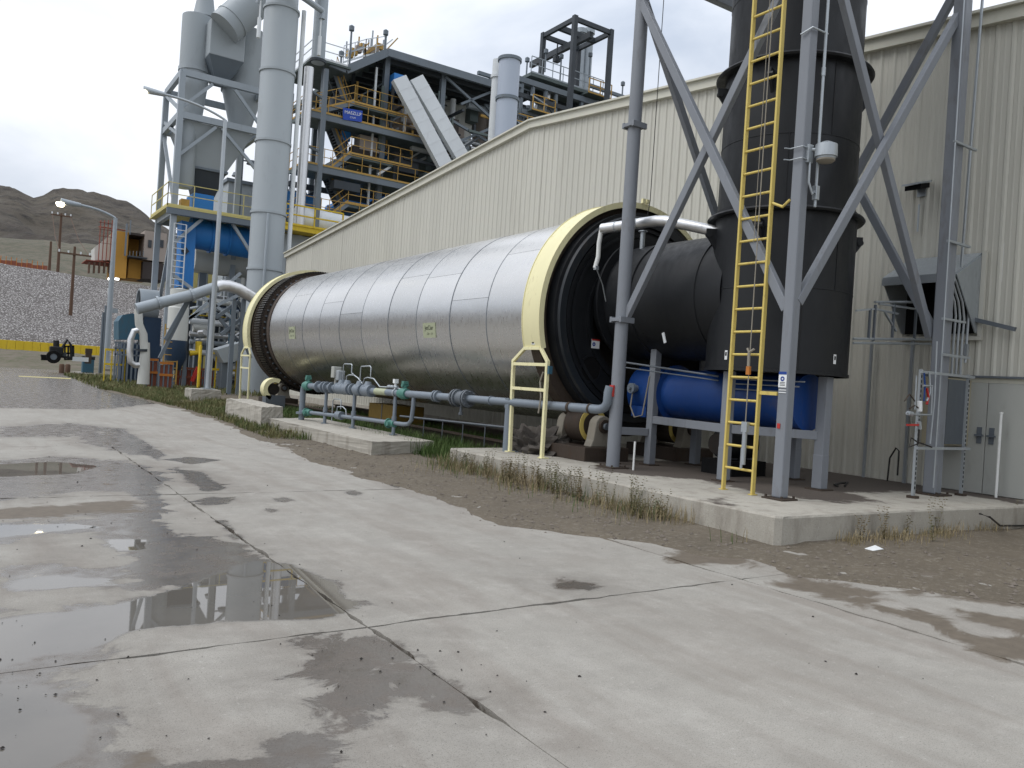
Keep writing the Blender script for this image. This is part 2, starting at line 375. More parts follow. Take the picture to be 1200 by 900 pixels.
WET = [
 [(-60,735),(0,718),(90,706),(170,697),(230,685),(330,660),(400,690),(420,712),(370,720),(270,722),(200,728),(150,735),(137,750),(140,765),(100,785),(50,795),(100,800),(110,815),(145,835),(130,850),(150,870),(165,888),(250,880),(290,870),(340,855),(385,865),(400,920),(-200,960),(-200,780)],
 [(180,585),(205,600),(192,622),(250,630),(300,640),(345,668),(300,692),(220,690),(150,692),(148,668),(125,645),(115,625),(60,629),(0,638),(-80,645),(-80,612),(0,610),(100,608),(150,598)],
 [(350,745),(400,738),(440,742),(475,752),(482,762),(520,790),(540,815),(545,840),(500,815),(455,790),(440,805),(455,835),(440,850),(400,860),(385,840),(370,815),(360,800),(348,790),(352,770)],
 [(645,684),(665,680),(690,682),(707,686),(690,690),(655,689)],
 [(0,668),(60,660),(120,662),(150,672),(120,690),(50,695),(10,690)],
 [(0,540),(60,535),(150,540),(200,560),(180,575),(100,578),(0,585),(-60,585),(-60,545)],
 [(70,500),(140,510),(190,535),(150,532),(100,520)],
 [(205,548),(240,556),(265,572),(240,574),(215,560)],
 [(228,585),(270,583),(282,587),(240,592)],
 [(-60,420),(60,428),(120,445),(165,466),(190,472),(120,480),(0,478),(-90,478)],
 [(0,500),(80,496),(150,503),(60,512),(0,512)],
]
SPOT = [
 [(640,684),(662,679),(690,681),(710,686),(690,692),(652,690)], [(188,538),(225,535),(262,539),(225,544)], [(403,577),(415,574),(428,578),(415,581)], [(305,597),(318,594),(330,599),(315,603)], [(319,585),(333,582),(346,586),(332,589)], [(264,628),(278,624),(290,630),(275,634)],
 [(253,610),(262,609),(276,622),(268,624)], [(205,548),(240,556),(268,573),(244,576),(215,562)], [(226,586),(250,582),(278,585),(250,591)], [(455,568),(468,566),(478,569),(466,572)], [(0,597),(80,592),(158,588),(165,600),(60,607),(0,610)], [(110,500),(150,505),(195,533),(185,540),(140,520)],
 [(480,762),(500,768),(520,790),(535,800),(505,790)], [(0,505),(60,502),(100,506),(50,511)], [(130,540),(180,560),(190,590),(160,585),(120,560)]]
PUD = [
 [(-60,742),(0,726),(90,714),(150,704),(205,690),(250,672),(300,656),(345,660),(395,686),(420,712),(380,726),(270,729),(200,734),(150,741),(135,752),(60,768),(-60,795)],
 [(120,632),(175,632),(170,645),(128,645)],
 [(-60,622),(0,615),(90,613),(130,618),(60,624),(0,630),(-60,636)],
 [(15,682),(60,674),(125,678),(140,684),(70,690),(20,690)],
 [(-40,546),(60,541),(120,546),(80,556),(-40,560)],
 [(-100,820),(0,800),(60,806),(100,840),(90,880),(0,930),(-100,930)],
]
MUD = [
 [(755,652),(800,644),(850,648),(888,656),(870,664),(820,660),(780,657)],
 [(895,684),(925,672),(985,684),(1040,697),(1000,704),(960,698)],
 [(1030,712),(1075,712),(1110,725),(1140,740),(1200,745),(1300,770),(1230,775),(1150,772),(1090,738)],
 [(1040,695),(1080,690),(1110,696),(1075,700)],
 [(1110,712),(1200,722),(1300,735),(1300,755),(1200,748),(1140,730)],
 [(940,668),(1010,668),(1080,676),(1200,684),(1320,690),(1320,650),(1000,640),(930,655)],
 [(960,700),(1010,696),(1050,704),(1010,712)],
 [(1060,680),(1200,690),(1330,700),(1330,725),(1200,712),(1100,700)],
 [(1180,752),(1240,758),(1330,790),(1260,800),(1190,772)],
 [(-60,592),(0,596),(60,591),(155,587),(165,599),(60,606),(0,610),(-60,612)],
 [(160,880),(240,872),(290,868),(280,878),(200,892),(150,905)],
]
WET = [ground_poly(p) for p in WET]; SPOT = [ground_poly(p) for p in SPOT]; PUD = [ground_poly(p) for p in PUD]; MUD = [ground_poly(p) for p in MUD]
# ---- concrete edge towards the dirt: X as a function of Y
EDGE = [(1330,735),(1200,712),(1080,697),(933,674),(883,657),(820,651),(755,637),(705,631),(655,625),(587,615),(555,605),(517,590),(480,577),(400,552),(350,535),(300,515),(260,497),(210,480),(160,467),(120,457),(100,450)]
EDGE = sorted([(oz(x, y).y, oz(x, y).x) for x, y in EDGE]); EY = np.array([e[0] for e in EDGE]); EX = np.array([e[1] for e in EDGE])
EY = np.concatenate([[-30, 0], EY, [90, 140]]); EX = np.concatenate([[11.5, 9.5], EX, [EX[-1]+1, EX[-1]+2]])
def edge_x(Y): return np.interp(Y, EY, EX)
def vnoise(P, s, seed=0, oct=4):
    """cheap value noise on numpy points (N,2)"""
    out = np.zeros(len(P)); amp = 1; tot = 0
    for o in range(oct):
        Q = P*s*2**o+seed*17.3+o*5.1; i = np.floor(Q).astype(int); f = Q-i; f = f*f*(3-2*f)
        def h(a, b): return np.abs(np.sin(a*127.1+b*311.7+seed*3.7)*43758.5453) % 1
        v = (h(i[:,0],i[:,1])*(1-f[:,0])+h(i[:,0]+1,i[:,1])*f[:,0])*(1-f[:,1])+(h(i[:,0],i[:,1]+1)*(1-f[:,0])+h(i[:,0]+1,i[:,1]+1)*f[:,0])*f[:,1]
        out += amp*v; tot += amp; amp *= .5
    return out/tot
def grid_mesh(name, xs, ys, zf, mat, parent=None, attrs=None, skirt=None, smooth=True, chip=0):
    X, Y = np.meshgrid(xs, ys)
    if chip:
        def ch(a, b): Q = np.c_[a, b]; n = vnoise(Q, 3.0, 21, 4); return chip*np.clip((n-.46)*5, 0, 1)*(.3+vnoise(Q, 16, 5, 2))
        X[:,0] += ch(X[:,0], Y[:,0]); X[:,-1] -= ch(X[:,-1], Y[:,-1]+40); Y[0] += ch(X[0], Y[0]+80); Y[-1] -= ch(X[-1], Y[-1]+120)
    P = np.c_[X.ravel(), Y.ravel()]; Z = zf(P) if callable(zf) else np.full(len(P), zf)
    nx, ny = len(xs), len(ys); v = [tuple(a) for a in np.c_[P, Z].tolist()]
    f = [(j*nx+i, j*nx+i+1, (j+1)*nx+i+1, (j+1)*nx+i) for j in range(ny-1) for i in range(nx-1)]
    if skirt is not None:
        ring = [i for i in range(nx)]+[j*nx+nx-1 for j in range(1, ny)]+[(ny-1)*nx+i for i in range(nx-2, -1, -1)]+[j*nx for j in range(ny-2, 0, -1)]
        b = len(v); v += [(v[k][0], v[k][1], skirt) for k in ring]; n = len(ring)
        f += [(ring[(k+1) % n], ring[k], b+k, b+(k+1) % n) for k in range(n)]
    me = bpy.data.meshes.new(name); me.from_pydata(v, [], f); me.materials.append(M[mat])
    if smooth and skirt is None: me.polygons.foreach_set('use_smooth', [True]*len(me.polygons))
    if attrs:
        PP = np.array(v)[:, :2]
        for k, fn in attrs.items():
            a = me.attributes.new(k, 'FLOAT', 'POINT'); a.data.foreach_set('value', fn(PP).astype(np.float32))
    o = bpy.data.objects.new(name, me); COL.objects.link(o)
    if parent: o.parent = parent
    return o
# ---- terrain
def terr(P):
    x, y = P[:,0], P[:,1]
    z = -.06+0*x
    z = z+np.clip((y-88)/30, 0, 1)**2*1.9
    return z+np.where(y > 60, (vnoise(P, .15, 2)-.5)*.25, 0)
xs = np.concatenate([np.linspace(-900, -80, 24), np.linspace(-70, 70, 71), np.linspace(80, 900, 24)]); ys = np.concatenate([np.linspace(-600, -20, 16), np.linspace(-10, 130, 90), np.linspace(140, 900, 20)])
struct(grid_mesh('ground', xs, ys, terr, 'scrub_ground'))
# ---- embankment of crushed rock, with hills behind
def emb(P):
    x, y = P[:,0], P[:,1]; t = np.clip((y-118)/30, 0, 1)
    return 1.6+t*(13.6-.045*x)+(vnoise(P, .5, 5)-.5)*.5*(t > 0)*(t < 1)-np.clip((y-200)/60, 0, 1)*30
struct(grid_mesh('embankment', np.linspace(-120, 90, 170), np.concatenate([np.linspace(117, 149, 60), np.linspace(150, 270, 25)]), emb, 'riprap'))
def prof(px, pts): return np.interp(px, [p[0] for p in pts], [p[1] for p in pts])
HP = [(-900,120),(-500,195),(-250,225),(-120,238),(0,218),(18,222),(38,232),(60,224),(93,223),(120,228),(150,236),(165,247),(182,262),(230,285),(330,300),(420,310),(700,330),(1500,330)]
def hill_strip(name, HP, Y0, depth, mat, seed, rough, nu=200, nv=40, zb=0):
    vs = []; fs = []
    pxs = np.linspace(HP[0][0], HP[-1][0], nu)
    base = []
    for p in pxs:
        r = ray(p, prof(p, HP)); base.append((r.x/max(r.y,.12)*Y0, H+r.z/max(r.y,.12)*Y0))
    base = np.array(base); base[:,1] += (vnoise(np.c_[pxs*.08, pxs*0], 1, seed, 5)-.5)*Y0*.005
    for v in range(nv):
        tv = v/(nv-1); Yv = Y0-depth*(1-tv)
        n = vnoise(np.c_[base[:,0]*.01, np.full(nu, Yv*.01)], rough, seed, 5)-.5
        z = zb+(base[:,1]-zb)*(tv**.85)*(1+n*.6*(1-tv))+(vnoise(np.c_[base[:,0]*.05, np.full(nu, Yv*.05)], rough, seed+4, 4)-.5)*(Y0*.007)
        vs += [tuple(q) for q in np.c_[base[:,0], np.full(nu, Yv), z].tolist()]
    for v in range(nv-1):
        for k in range(nu-1): fs.append((v*nu+k, v*nu+k+1, (v+1)*nu+k+1, (v+1)*nu+k))
    b = len(vs)
    for k in range(nu): x, y, z = vs[(nv-1)*nu+k]; vs.append((x, y+depth*.8, zb-5))
    for k in range(nu-1): fs.append(((nv-1)*nu+k, (nv-1)*nu+k+1, b+k+1, b+k))
    m = MB(); m.add(vs, fs); return struct(m.build(name, mat, None, True))
hill_strip('hills', HP, 900, 420, 'hill', 3, 1.8, 420, 80, 5)
FP = [(-700,240),(-300,262),(-100,275),(0,279),(60,281),(110,287),(160,296),(230,310),(500,330),(1200,340)]
hill_strip('foothill', FP, 420, 200, 'foothill', 9, 2.5, 120, 30, 2)
# ---- yard slabs
yard = bpy.data.objects.new('concrete_yard', None); COL.objects.link(yard); struct(yard)
JX = [-17.1, -13.25, -9.38, -5.51, -1.5, 2.37, 6.24, 10.1, 13.9]
JY = [-7.0, -.95, 5.08, 11.1, 17.1, 23.1, 29.1, 35.1, 41.1, 53.1, 65.1, 80, 95]
mx = lambda L: (lambda P: np.max([sdf(P, p) for p in L], axis=0).clip(-1.5, 1.5))
k = 0
for i in range(len(JX)-1):
    for j in range(len(JY)-1):
        x0, x1, y0, y1 = JX[i]+.0022, JX[i+1]-.0022, JY[j]+.0022, JY[j+1]-.0022
        if y1 > 20 and x0 > max(edge_x(np.linspace(y0, y1, 8)))+.5: continue
        if x0 > 10 and y0 > 5: continue
        near = y0 < 12 and -6 < x0 < 12 and y1 > 0
        st = .07 if near else .22 if y0 < 36 else .5
        xs = np.linspace(x0, x1, max(2, int((x1-x0)/st))); ys = np.linspace(y0, y1, max(2, int((y1-y0)/st)))
        tilt = (rng.random(2)-.5)*.0016
        def zf(P, x0=x0, y0=y0, tilt=tilt): return (P[:,0]-x0)*tilt[0]*0+0*P[:,0]+(tilt[1])*1.5
        o = grid_mesh('slab', xs, ys, zf, 'concrete_yard', yard, dict(wet=mx(WET), pud=mx(PUD), mud=mx(MUD), spot=mx(SPOT)), skirt=-.05, chip=.034 if near else 0)
# ---- dirt verge rising out of the slabs at the ragged concrete edge
def verge_z(P):
    d = P[:,0]-edge_x(P[:,1]); n = vnoise(P, 1.1, 4, 5)-.5; n2 = vnoise(P, 5, 8, 3)-.5
    near = np.clip((P[:,1])/18, .55, 1)
    z = -.045+.06*np.clip(d/.5+.62, 0, 1.0)+np.clip(d, 0, 3)*.008+n*.075*np.clip(d+.9, 0, 1)+n2*.022*np.clip(d+.6,0,1)
    return np.where(d < -1.2, -.045, z)
vx = lambda a, b, st: np.arange(a, b, st)
struct(grid_mesh('dirt_verge', vx(2.4, 14.6, .085), vx(1.5, 26, .085), verge_z, 'soil'))
struct(grid_mesh('dirt_strip', vx(2.4, 14.6, .3), vx(25.95, 62, .3), verge_z, 'soil'))
# ================================================================== small litter
def stones(name, pts, s0, s1, mat, label, cat, sub=0):
    vs = []; fs = []
    base = [(1,0,0),(-1,0,0),(0,1,0),(0,-1,0),(0,0,1),(0,0,-.4)]
    bf = [(0,2,4),(2,1,4),(1,3,4),(3,0,4),(2,0,5),(1,2,5),(3,1,5),(0,3,5)]
    for (x, y, z) in pts:
        s = s0+(s1-s0)*random.random()**3; a = random.random()*6.28; n = len(vs)
        sc = [s*random.uniform(.6,1.3) for _ in range(3)]
        for bx, by, bz in base:
            X = bx*sc[0]*random.uniform(.7,1.2); Y = by*sc[1]*random.uniform(.7,1.2)
            vs.append((x+X*math.cos(a)-Y*math.sin(a), y+X*math.sin(a)+Y*math.cos(a), z+bz*sc[2]*.7))
        fs += [tuple(i+n for i in f) for f in bf]
    m = MB(); m.v = vs; m.f = fs; return tag(m.build(name, mat), label, cat, kind='stuff')
pts = []
ccl = [(random.uniform(-3.5,3), 2+8*random.random()) for _ in range(16)]
while len(pts) < 1700:
    x = random.uniform(-4, 7.5); y = 1.5+17*random.random()**1.7
    if random.random() < .3: q_ = random.choice(ccl); x = q_[0]+random.gauss(0,.35); y = q_[1]+random.gauss(0,.35)
    if x < edge_x(y)-.1 and random.random() < (.9 if x < 2.8 else .25): pts.append((x, y, .004))
stones('crumbs', pts, .002, .012, 'pebble_dark', 'dark crumbs of dirt scattered over the wet concrete yard', 'debris')
gy = rng.uniform(2.5, 24, 9000); gx = edge_x(gy)+rng.uniform(-.15, 3, 9000); ok = ~((gx > 8.0) & (gy > 6.0)) & (gx < 14)
gx, gy = gx[ok][:3400], gy[ok][:3400]; pts = list(zip(gx, gy, verge_z(np.c_[gx, gy])+.003))
stones('gravel', pts, .005, .04, 'rock', 'loose gravel and broken stone lying on the bare dirt', 'gravel')
# ================================================================== grass and weeds
def blades(name, regs, mat, label, cat='grass'):
    vs = []; fs = []
    for (n, samp, h0, h1, w) in regs:
        for x, y, z in samp(n):
            h = random.uniform(h0, h1); a = random.random()*6.28; l = random.uniform(.1,.6)*h
            dx, dy = math.cos(a), math.sin(a); b = len(vs); ww = w*random.uniform(.6,1.4)
            vs += [(x-dy*ww,y+dx*ww,z-.02),(x+dy*ww,y-dx*ww,z-.02),(x+dx*l*.35-dy*ww*.7,y+dy*l*.35+dx*ww*.7,z+h*.6),(x+dx*l*.35+dy*ww*.7,y+dy*l*.35-dx*ww*.7,z+h*.6),(x+dx*l,y+dy*l,z+h)]
            fs += [(b,b+1,b+3,b+2),(b+2,b+3,b+4)]
    m = MB(); m.v = vs; m.f = fs; return tag(m.build(name, mat), label, cat, kind='stuff')
def clump(f, nz, thr, seed):
    def g(n):
        P = np.zeros((0,2))
        while len(P) < n:
            Q = np.c_[f(n*2)]; Q = Q[vnoise(Q, nz, seed, 3)+rng.uniform(-.1,.1,len(Q)) >= thr]; P = np.r_[P, Q]
        P = P[:n]; return np.c_[P, np.maximum(-.03, verge_z(P))].tolist()
    return g
U = random.uniform; RU = rng.uniform
def r_verge(n): y = RU(19,50,n); return edge_x(y)+.25+RU(0,3.2,n), y
def r_mid(n): return RU(8.1,12.5,n), RU(14.1,31,n)
def r_pad(n): return 8.02-abs(rng.normal(0,.38,n)), RU(6.3,14,n)
def r_far(n): y = RU(45,75,n); return edge_x(y)+RU(0,10,n), y
def r_gap(n): return RU(7.5,9.2,n), RU(22.8,30,n)
def r_side(n): return RU(8.5,14,n), 5.9-abs(rng.normal(0,.2,n))
blades('grass', [(27000, clump(r_mid,.8,.33,2), .10,.38,.008), (2500, clump(r_gap,1,.3,8), .1,.32,.007), (500, clump(r_pad,1.2,.55,9), .05,.25,.004)], 'grass_green', 'green grass growing on the ground beneath the long steel drum')
blades('grass', [(24000, clump(r_verge,.7,.38,5), .05,.26,.011), (7000, clump(r_far,.5,.35,6), .1,.34,.03)], 'grass_mixed', 'mixed green and dry grass along the far edge of the road')
blades('grass', [(1900, clump(r_pad,1.0,.52,7), .04,.27,.004), (900, clump(r_side,1.2,.5,3), .04,.18,.004)], 'grass_dry', 'dry tan grass along the foot of the concrete pad')
def weeds():
    vs = []; fs = []
    cen = [(U(6.8,13.6), U(.05,.5)) for _ in range(11)]
    for k in range(70):
        cy_, cx_ = random.choice(cen); y = min(13.7, max(6.4, cy_+random.gauss(0,.35))); x = 8.02-abs(random.gauss(0,.15))-cx_*random.random()
        if k > 58: y = 5.95-abs(random.gauss(0,.15)); x = U(9, 13.8)
        z = float(verge_z(np.array([[x,y]]))[0]); h = U(.18,.55)
        for s in range(random.randint(2,4)):
            a = U(0,6.28); l = U(.05,.3)*h
            for i in range(14):
                t = i/13; px = x+math.cos(a)*l*t; py = y+math.sin(a)*l*t; pz = z+h*t; b = len(vs)
                q = U(0,6.28); L = .075*(1-t*.6); w = .013
                vs += [(px,py,pz),(px+math.cos(q)*L*.5-math.sin(q)*w,py+math.sin(q)*L*.5+math.cos(q)*w,pz+L*.4),(px+math.cos(q)*L,py+math.sin(q)*L,pz+L*.2),(px+math.cos(q)*L*.5+math.sin(q)*w,py+math.sin(q)*L*.5-math.cos(q)*w,pz+L*.4)]
                fs.append((b,b+1,b+2,b+3))
            b = len(vs); vs += [(x-.005,y,z-.02),(x+.005,y,z-.02),(x+math.cos(a)*l,y+math.sin(a)*l,z+h)]; fs.append((b,b+1,b+2))
    m = MB(); m.v = vs; m.f = fs; tag(m.build('weeds', 'weed'), 'leafy weeds sprouting against the concrete pad edge', 'weeds', kind='stuff')
weeds()
# ================================================================== concrete pads and blocks
PADP = [(8.05,6.10),(8.12,6.04),(11,5.95),(13.2,5.75),(14.47,5.72),(14.47,14.6),(8.05,13.9)]
def pad_block():
    root = thing('equipment_pad', (8.05,6.1,0), 'large raised concrete pad under the black stack and steel tower', 'concrete pad')
    MP = [ground_poly(p, .36) for p in ([(700,552),(740,556),(820,563),(900,580),(985,590),(1020,588),(1050,592),(1000,578),(1100,576),(1160,585),(1200,592),(1200,560),(960,540),(760,540),(690,535)],
          [(590,527),(640,532),(680,536),(690,530),(640,522),(600,520)], [(820,586),(850,584),(862,592),(835,595)])]
    # top: clipped grid
    xs = np.arange(8.05, 14.48, .1); ys = np.arange(5.72, 14.65, .1); X, Y = np.meshgrid(xs, ys); P = np.c_[X.ravel(), Y.ravel()]
    ins = sdf(P, PADP)
    bm = bmesh.new(); 
    f = bm.faces.new([bm.verts.new((p[0], p[1], .36)) for p in PADP])
    for x in xs[1:]: bmesh.ops.bisect_plane(bm, geom=bm.verts[:]+bm.edges[:]+bm.faces[:], plane_co=(x,0,0), plane_no=(1,0,0))
    for y in ys[1:]: bmesh.ops.bisect_plane(bm, geom=bm.verts[:]+bm.edges[:]+bm.faces[:], plane_co=(0,y,0), plane_no=(0,1,0))
    bd = [e for e in bm.edges if e.is_boundary]
    r = bmesh.ops.extrude_edge_only(bm, edges=bd); lo = [g for g in r['geom'] if isinstance(g, bmesh.types.BMVert)]
    for v in lo:
        v.co.z = .335
        if v.co.x < 8.15: v.co.x -= .012+random.random()*.008
        elif v.co.y < 6.2: v.co.y -= .012+random.random()*.008
    bd = [e for e in bm.edges if e.is_boundary]; r = bmesh.ops.extrude_edge_only(bm, edges=bd)
    for g in r['geom']:
        if isinstance(g, bmesh.types.BMVert): g.co.z = -.15
    bmesh.ops.recalc_face_normals(bm, faces=bm.faces)
    for v in bm.verts: v.co -= V((8.05,6.1,0))
    me = bpy.data.meshes.new('slab'); bm.to_mesh(me); bm.free(); me.materials.append(M['concrete_pad'])
    PP = np.array([(v.co.x+8.05, v.co.y+6.1) for v in me.vertices]); a = me.attributes.new('mud', 'FLOAT', 'POINT')
    zz = np.array([v.co.z for v in me.vertices])
    val = np.max([sdf(PP, p) for p in MP], axis=0).clip(-1, 1); val = np.where(zz < .35, -.5, val); a.data.foreach_set('value', val.astype(np.float32))
    o = bpy.data.objects.new('slab', me); COL.objects.link(o); o.parent = root
pad_block()
def rough_block(name, poly, z0, z1, label, cat, jit=.02, taper=.03):
    cx = sum(p[0] for p in poly)/len(poly); cy = sum(p[1] for p in poly)/len(poly)
    bm = bmesh.new(); f = bm.faces.new([bm.verts.new((p[0], p[1], z0)) for p in poly]); r = bmesh.ops.extrude_face_region(bm, geom=[f])
    for g in r['geom']:
        if isinstance(g, bmesh.types.BMVert): g.co.z = z1; g.co.x += (cx-g.co.x)*taper; g.co.y += (cy-g.co.y)*taper
    bmesh.ops.subdivide_edges(bm, edges=bm.edges[:], cuts=9, use_grid_fill=True)
    for v in bm.verts:
        v.co += V((U(-1,1), U(-1,1), U(-1,1)))*jit*(1.0 if v.co.z > z0+.02 else 0)*.5
    bmesh.ops.recalc_face_normals(bm, faces=bm.faces); me = bpy.data.meshes.new(name); bm.to_mesh(me); bm.free(); me.materials.append(M['concrete_block'])
    o = bpy.data.objects.new(name, me); COL.objects.link(o); return tag(o, label, cat)
rough_block('concrete_plinth', [(7.1,15.6),(8.75,15.9),(8.75,23.0),(7.0,22.4)], -.1, .31, 'long low concrete plinth under the gas valve pipework', 'plinth', .012, .0)
rough_block('concrete_block', [(6.75,22.2),(7.5,22.6),(7.9,27.2),(7.0,27.0)], -.1, .62, 'pale concrete barrier block at the road edge beyond the plinth', 'concrete block', .022, .03)
rough_block('lamp_footing', [(8.1,37.0),(9.4,37.0),(9.4,38.3),(8.1,38.3)], -.1, .55, 'square concrete footing under the tall roadside lamp post', 'footing', .02, .03)
# ================================================================== BEIGE METAL BUILDING
WX = 14.5
RG = ox(625,147,WX); RR = ox(1200,15,WX); RL = ox(340,298,WX)
sR = (RG.z-RR.z)/(RG.y-RR.y); sL = (RG.z-RL.z)/(RL.y-RG.y); YEND = RL.y+.6; YST = -3.0
def roofz(y): return RG.z-(RG.y-y)*sR if y < RG.y else RG.z-(y-RG.y)*sL
hall = thing('metal_hall', (WX, RG.y, .3), 'long beige ribbed metal hall with a low gable behind the drum', 'building')
PW = .81; y = YST
RIB = [(0,0),(.045,.032),(.085,.032),(.13,0),(.27,0),(.315,.018),(.335,.018),(.38,0),(.54,0),(.585,.018),(.605,.018),(.65,0),(.81,0)]
RIB = [(0,0),(.03,.027),(.07,.027),(.10,0),(.17,0),(.18,.006),(.20,.006),(.21,0),(.27,0),(.30,.027),(.34,.027),(.37,0),(.44,0),(.45,.006),(.47,.006),(.48,0),(.54,0),(.57,.027),(.61,.027),(.64,0),(.71,0),(.72,.006),(.74,.006),(.75,0),(.81,0)]
while y < YEND:
    m = MB(); dx = random.uniform(-.004,.004); vs = []
    for a, d in RIB:
        yy = min(y+a, YEND); vs += [(WX-d+dx, yy, .30), (WX-d+dx, yy, roofz(yy)-.02)]
    n = len(RIB); fs = [(2*i, 2*i+2, 2*i+3, 2*i+1) for i in range(n-1)]
    m.add(vs, fs); m.build('wall_panel', 'cladding_beige', hall); y += PW
def rake(y0, y1):
    m = MB(); p = V((WX-.06, y0, roofz(y0)+.0)); q = V((WX-.06, y1, roofz(y1)+.0))
    m.bar(p, q, .16, .22); m.bar(p+V((-.03,0,.13)), q+V((-.03,0,.13)), .26, .05); m.build('rake_trim', 'trim_beige', hall)
rake(YST, RG.y-.002); rake(RG.y+.002, YEND)
m = MB()
for a, b in ((YST, RG.y), (RG.y, YEND)):
    m.plate([(WX-.03,a,roofz(a)+.14),(WX+26,a,roofz(a)+.14),(WX+26,b,roofz(b)+.14),(WX-.03,b,roofz(b)+.14)], (0,0,.05))
m.build('roof', 'roof_metal', hall)
m = MB(); m.plate([(WX+.05,YEND,.3),(WX+26,YEND,.3),(WX+26,YEND,roofz(YEND)),(WX+.05,YEND,roofz(YEND))], (0,.1,0)); m.build('end_wall', 'cladding_beige', hall)
m = MB(); m.mm(WX-.05, WX+.2, YST, YEND, -.2, .32); m.build('base_curb', 'concrete_block', hall)
# double door
door = thing('double_door', (WX-.05, 6.75, .36), 'pale grey steel double door in the beige wall beside the cabinet', 'door')
ys_, zt = ox(1155,515,WX-.07).y, ox(1160,449,WX-.07).z
for s, (a, b) in enumerate(((ys_+.006, ys_+.98), (ys_-.98, ys_-.006))):
    m = MB(); m.mm(WX-.085, WX-.04, a, b, .37, zt); lf = m.build('door_leaf', 'door_grey', door, bevel=.004)
    hy = ys_+(.10 if s == 0 else -.10); m = MB(); m.mm(WX-.10, WX-.086, hy-.04, hy+.04, 1.22, 1.50); m.bar((WX-.13,hy+.06,1.36),(WX-.13,hy-.08,1.36),.03); m.bar((WX-.13,hy,1.36),(WX-.09,hy,1.36),.03); m.build('door_handle', 'steel_dark', lf)
    m = MB()
    for zz in (.6, 1.3, 2.0): m.tube((WX-.095, (b if s == 0 else a), zz-.06), (WX-.095, (b if s == 0 else a), zz+.06), .012, n=8)
    m.build('hinge', 'steel_dark', lf)
m = MB(); m.mm(WX-.075, WX-.035, ys_-1.06, ys_-.985, .36, zt+.08); m.mm(WX-.075, WX-.035, ys_+.985, ys_+1.06, .36, zt+.08); m.mm(WX-.075, WX-.035, ys_-.984, ys_+.984, zt+.004, zt+.08); m.build('door_frame', 'trim_beige', door)
m = MB(); m.mm(WX-.14, WX-.03, ys_-1.1, ys_+1.1, zt+.085, zt+.12); m.build('drip_cap', 'steel_dark', door)
# white pipe against the door
q = oz(1167,583,.36); m = MB(); m.pipe([(q.x,q.y,.36),(q.x,q.y,1.75)], .022, 10); m.tube((q.x,q.y,1.75),(q.x,q.y,1.78),.03,n=10); tag(m.build('vent_pipe','white_paint',None,True), 'thin white pipe standing upright in front of the grey door', 'pipe')
# rain hood
hd = thing('rain_hood', (WX, 7.6, 3.1), 'galvanised intake rain hood projecting from the beige wall', 'vent hood')
a, b = ox(1045,330,13.65), ox(1120,326,13.65); yT = 8.35; yB = 7.05; zT = 4.5; zF = 4.05; zB = 3.12
m = MB(); m.plate([(WX-.04,yB,zT),(WX-.04,yT,zT),(13.62,yT,zF),(13.62,yB,zF)], (0,0,.03)); m.build('hood_top', 'galv', hd)
m = MB(); m.plate([(WX-.04,yB,zT),(13.62,yB,zF),(WX-.04-.1,yB,zB),(WX-.04,yB,zB)], (0,-.02,0)); m.build('hood_side', 'galv', hd); m = MB(); m.plate([(WX-.04,yT,zT),(13.62,yT,zF),(WX-.14,yT,zB),(WX-.04,yT,zB)], (0,.02,0)); m.build('hood_side', 'galv', hd)
m = MB(); m.mm(13.60,13.625,yB,yT,zF-.12,zF-.004); m.build('hood_lip', 'galv', hd)
m = MB(); m.mm(WX-.06,WX-.045,yB+.01,yT-.01,zB,zT-.02); m.build('screen', 'black_matte', hd)
m = MB(); m.mm(WX-.09,WX-.036,yB-.10,yB-.024,zB-.05,zT+.05); m.mm(WX-.09,WX-.036,yT+.024,yT+.10,zB-.05,zT+.05); m.mm(WX-.09,WX-.036,yB-.10,yT+.1,zB-.12,zB-.052); m.build('flange', 'cladding_beige', hd)
# wall light
q = ox(1082,222,WX); wlt = thing('wall_light', (WX,q.y,q.z), 'black floodlight on the beige wall above the rain hood', 'wall light')
m = MB(); m.plate([(WX-.05,q.y-.18,q.z+.10),(WX-.05,q.y+.18,q.z+.10),(WX-.42,q.y+.18,q.z+.0),(WX-.42,q.y-.18,q.z+.0)], (0,0,.035)); m.build('visor','galv',wlt)
m = MB(); m.plate([(WX-.06,q.y-.15,q.z+.09),(WX-.06,q.y+.15,q.z+.09),(WX-.36,q.y+.15,q.z+.01),(WX-.36,q.y-.15,q.z+.01)], (0,0,-.09)); m.build('lamp_body','black_matte',wlt)
m = MB(); m.mm(WX-.06,WX-.034,q.y-.08,q.y+.08,q.z-.14,q.z+.12); m.build('bracket','galv',wlt)
m = MB(); p2 = ox(1079,240,WX); p3 = ox(1076,272,WX); m.pipe([(WX-.05,p2.y,p2.z),(WX-.05,p2.y,p3.z)], .018, 8); m.build('conduit','galv',wlt,True)
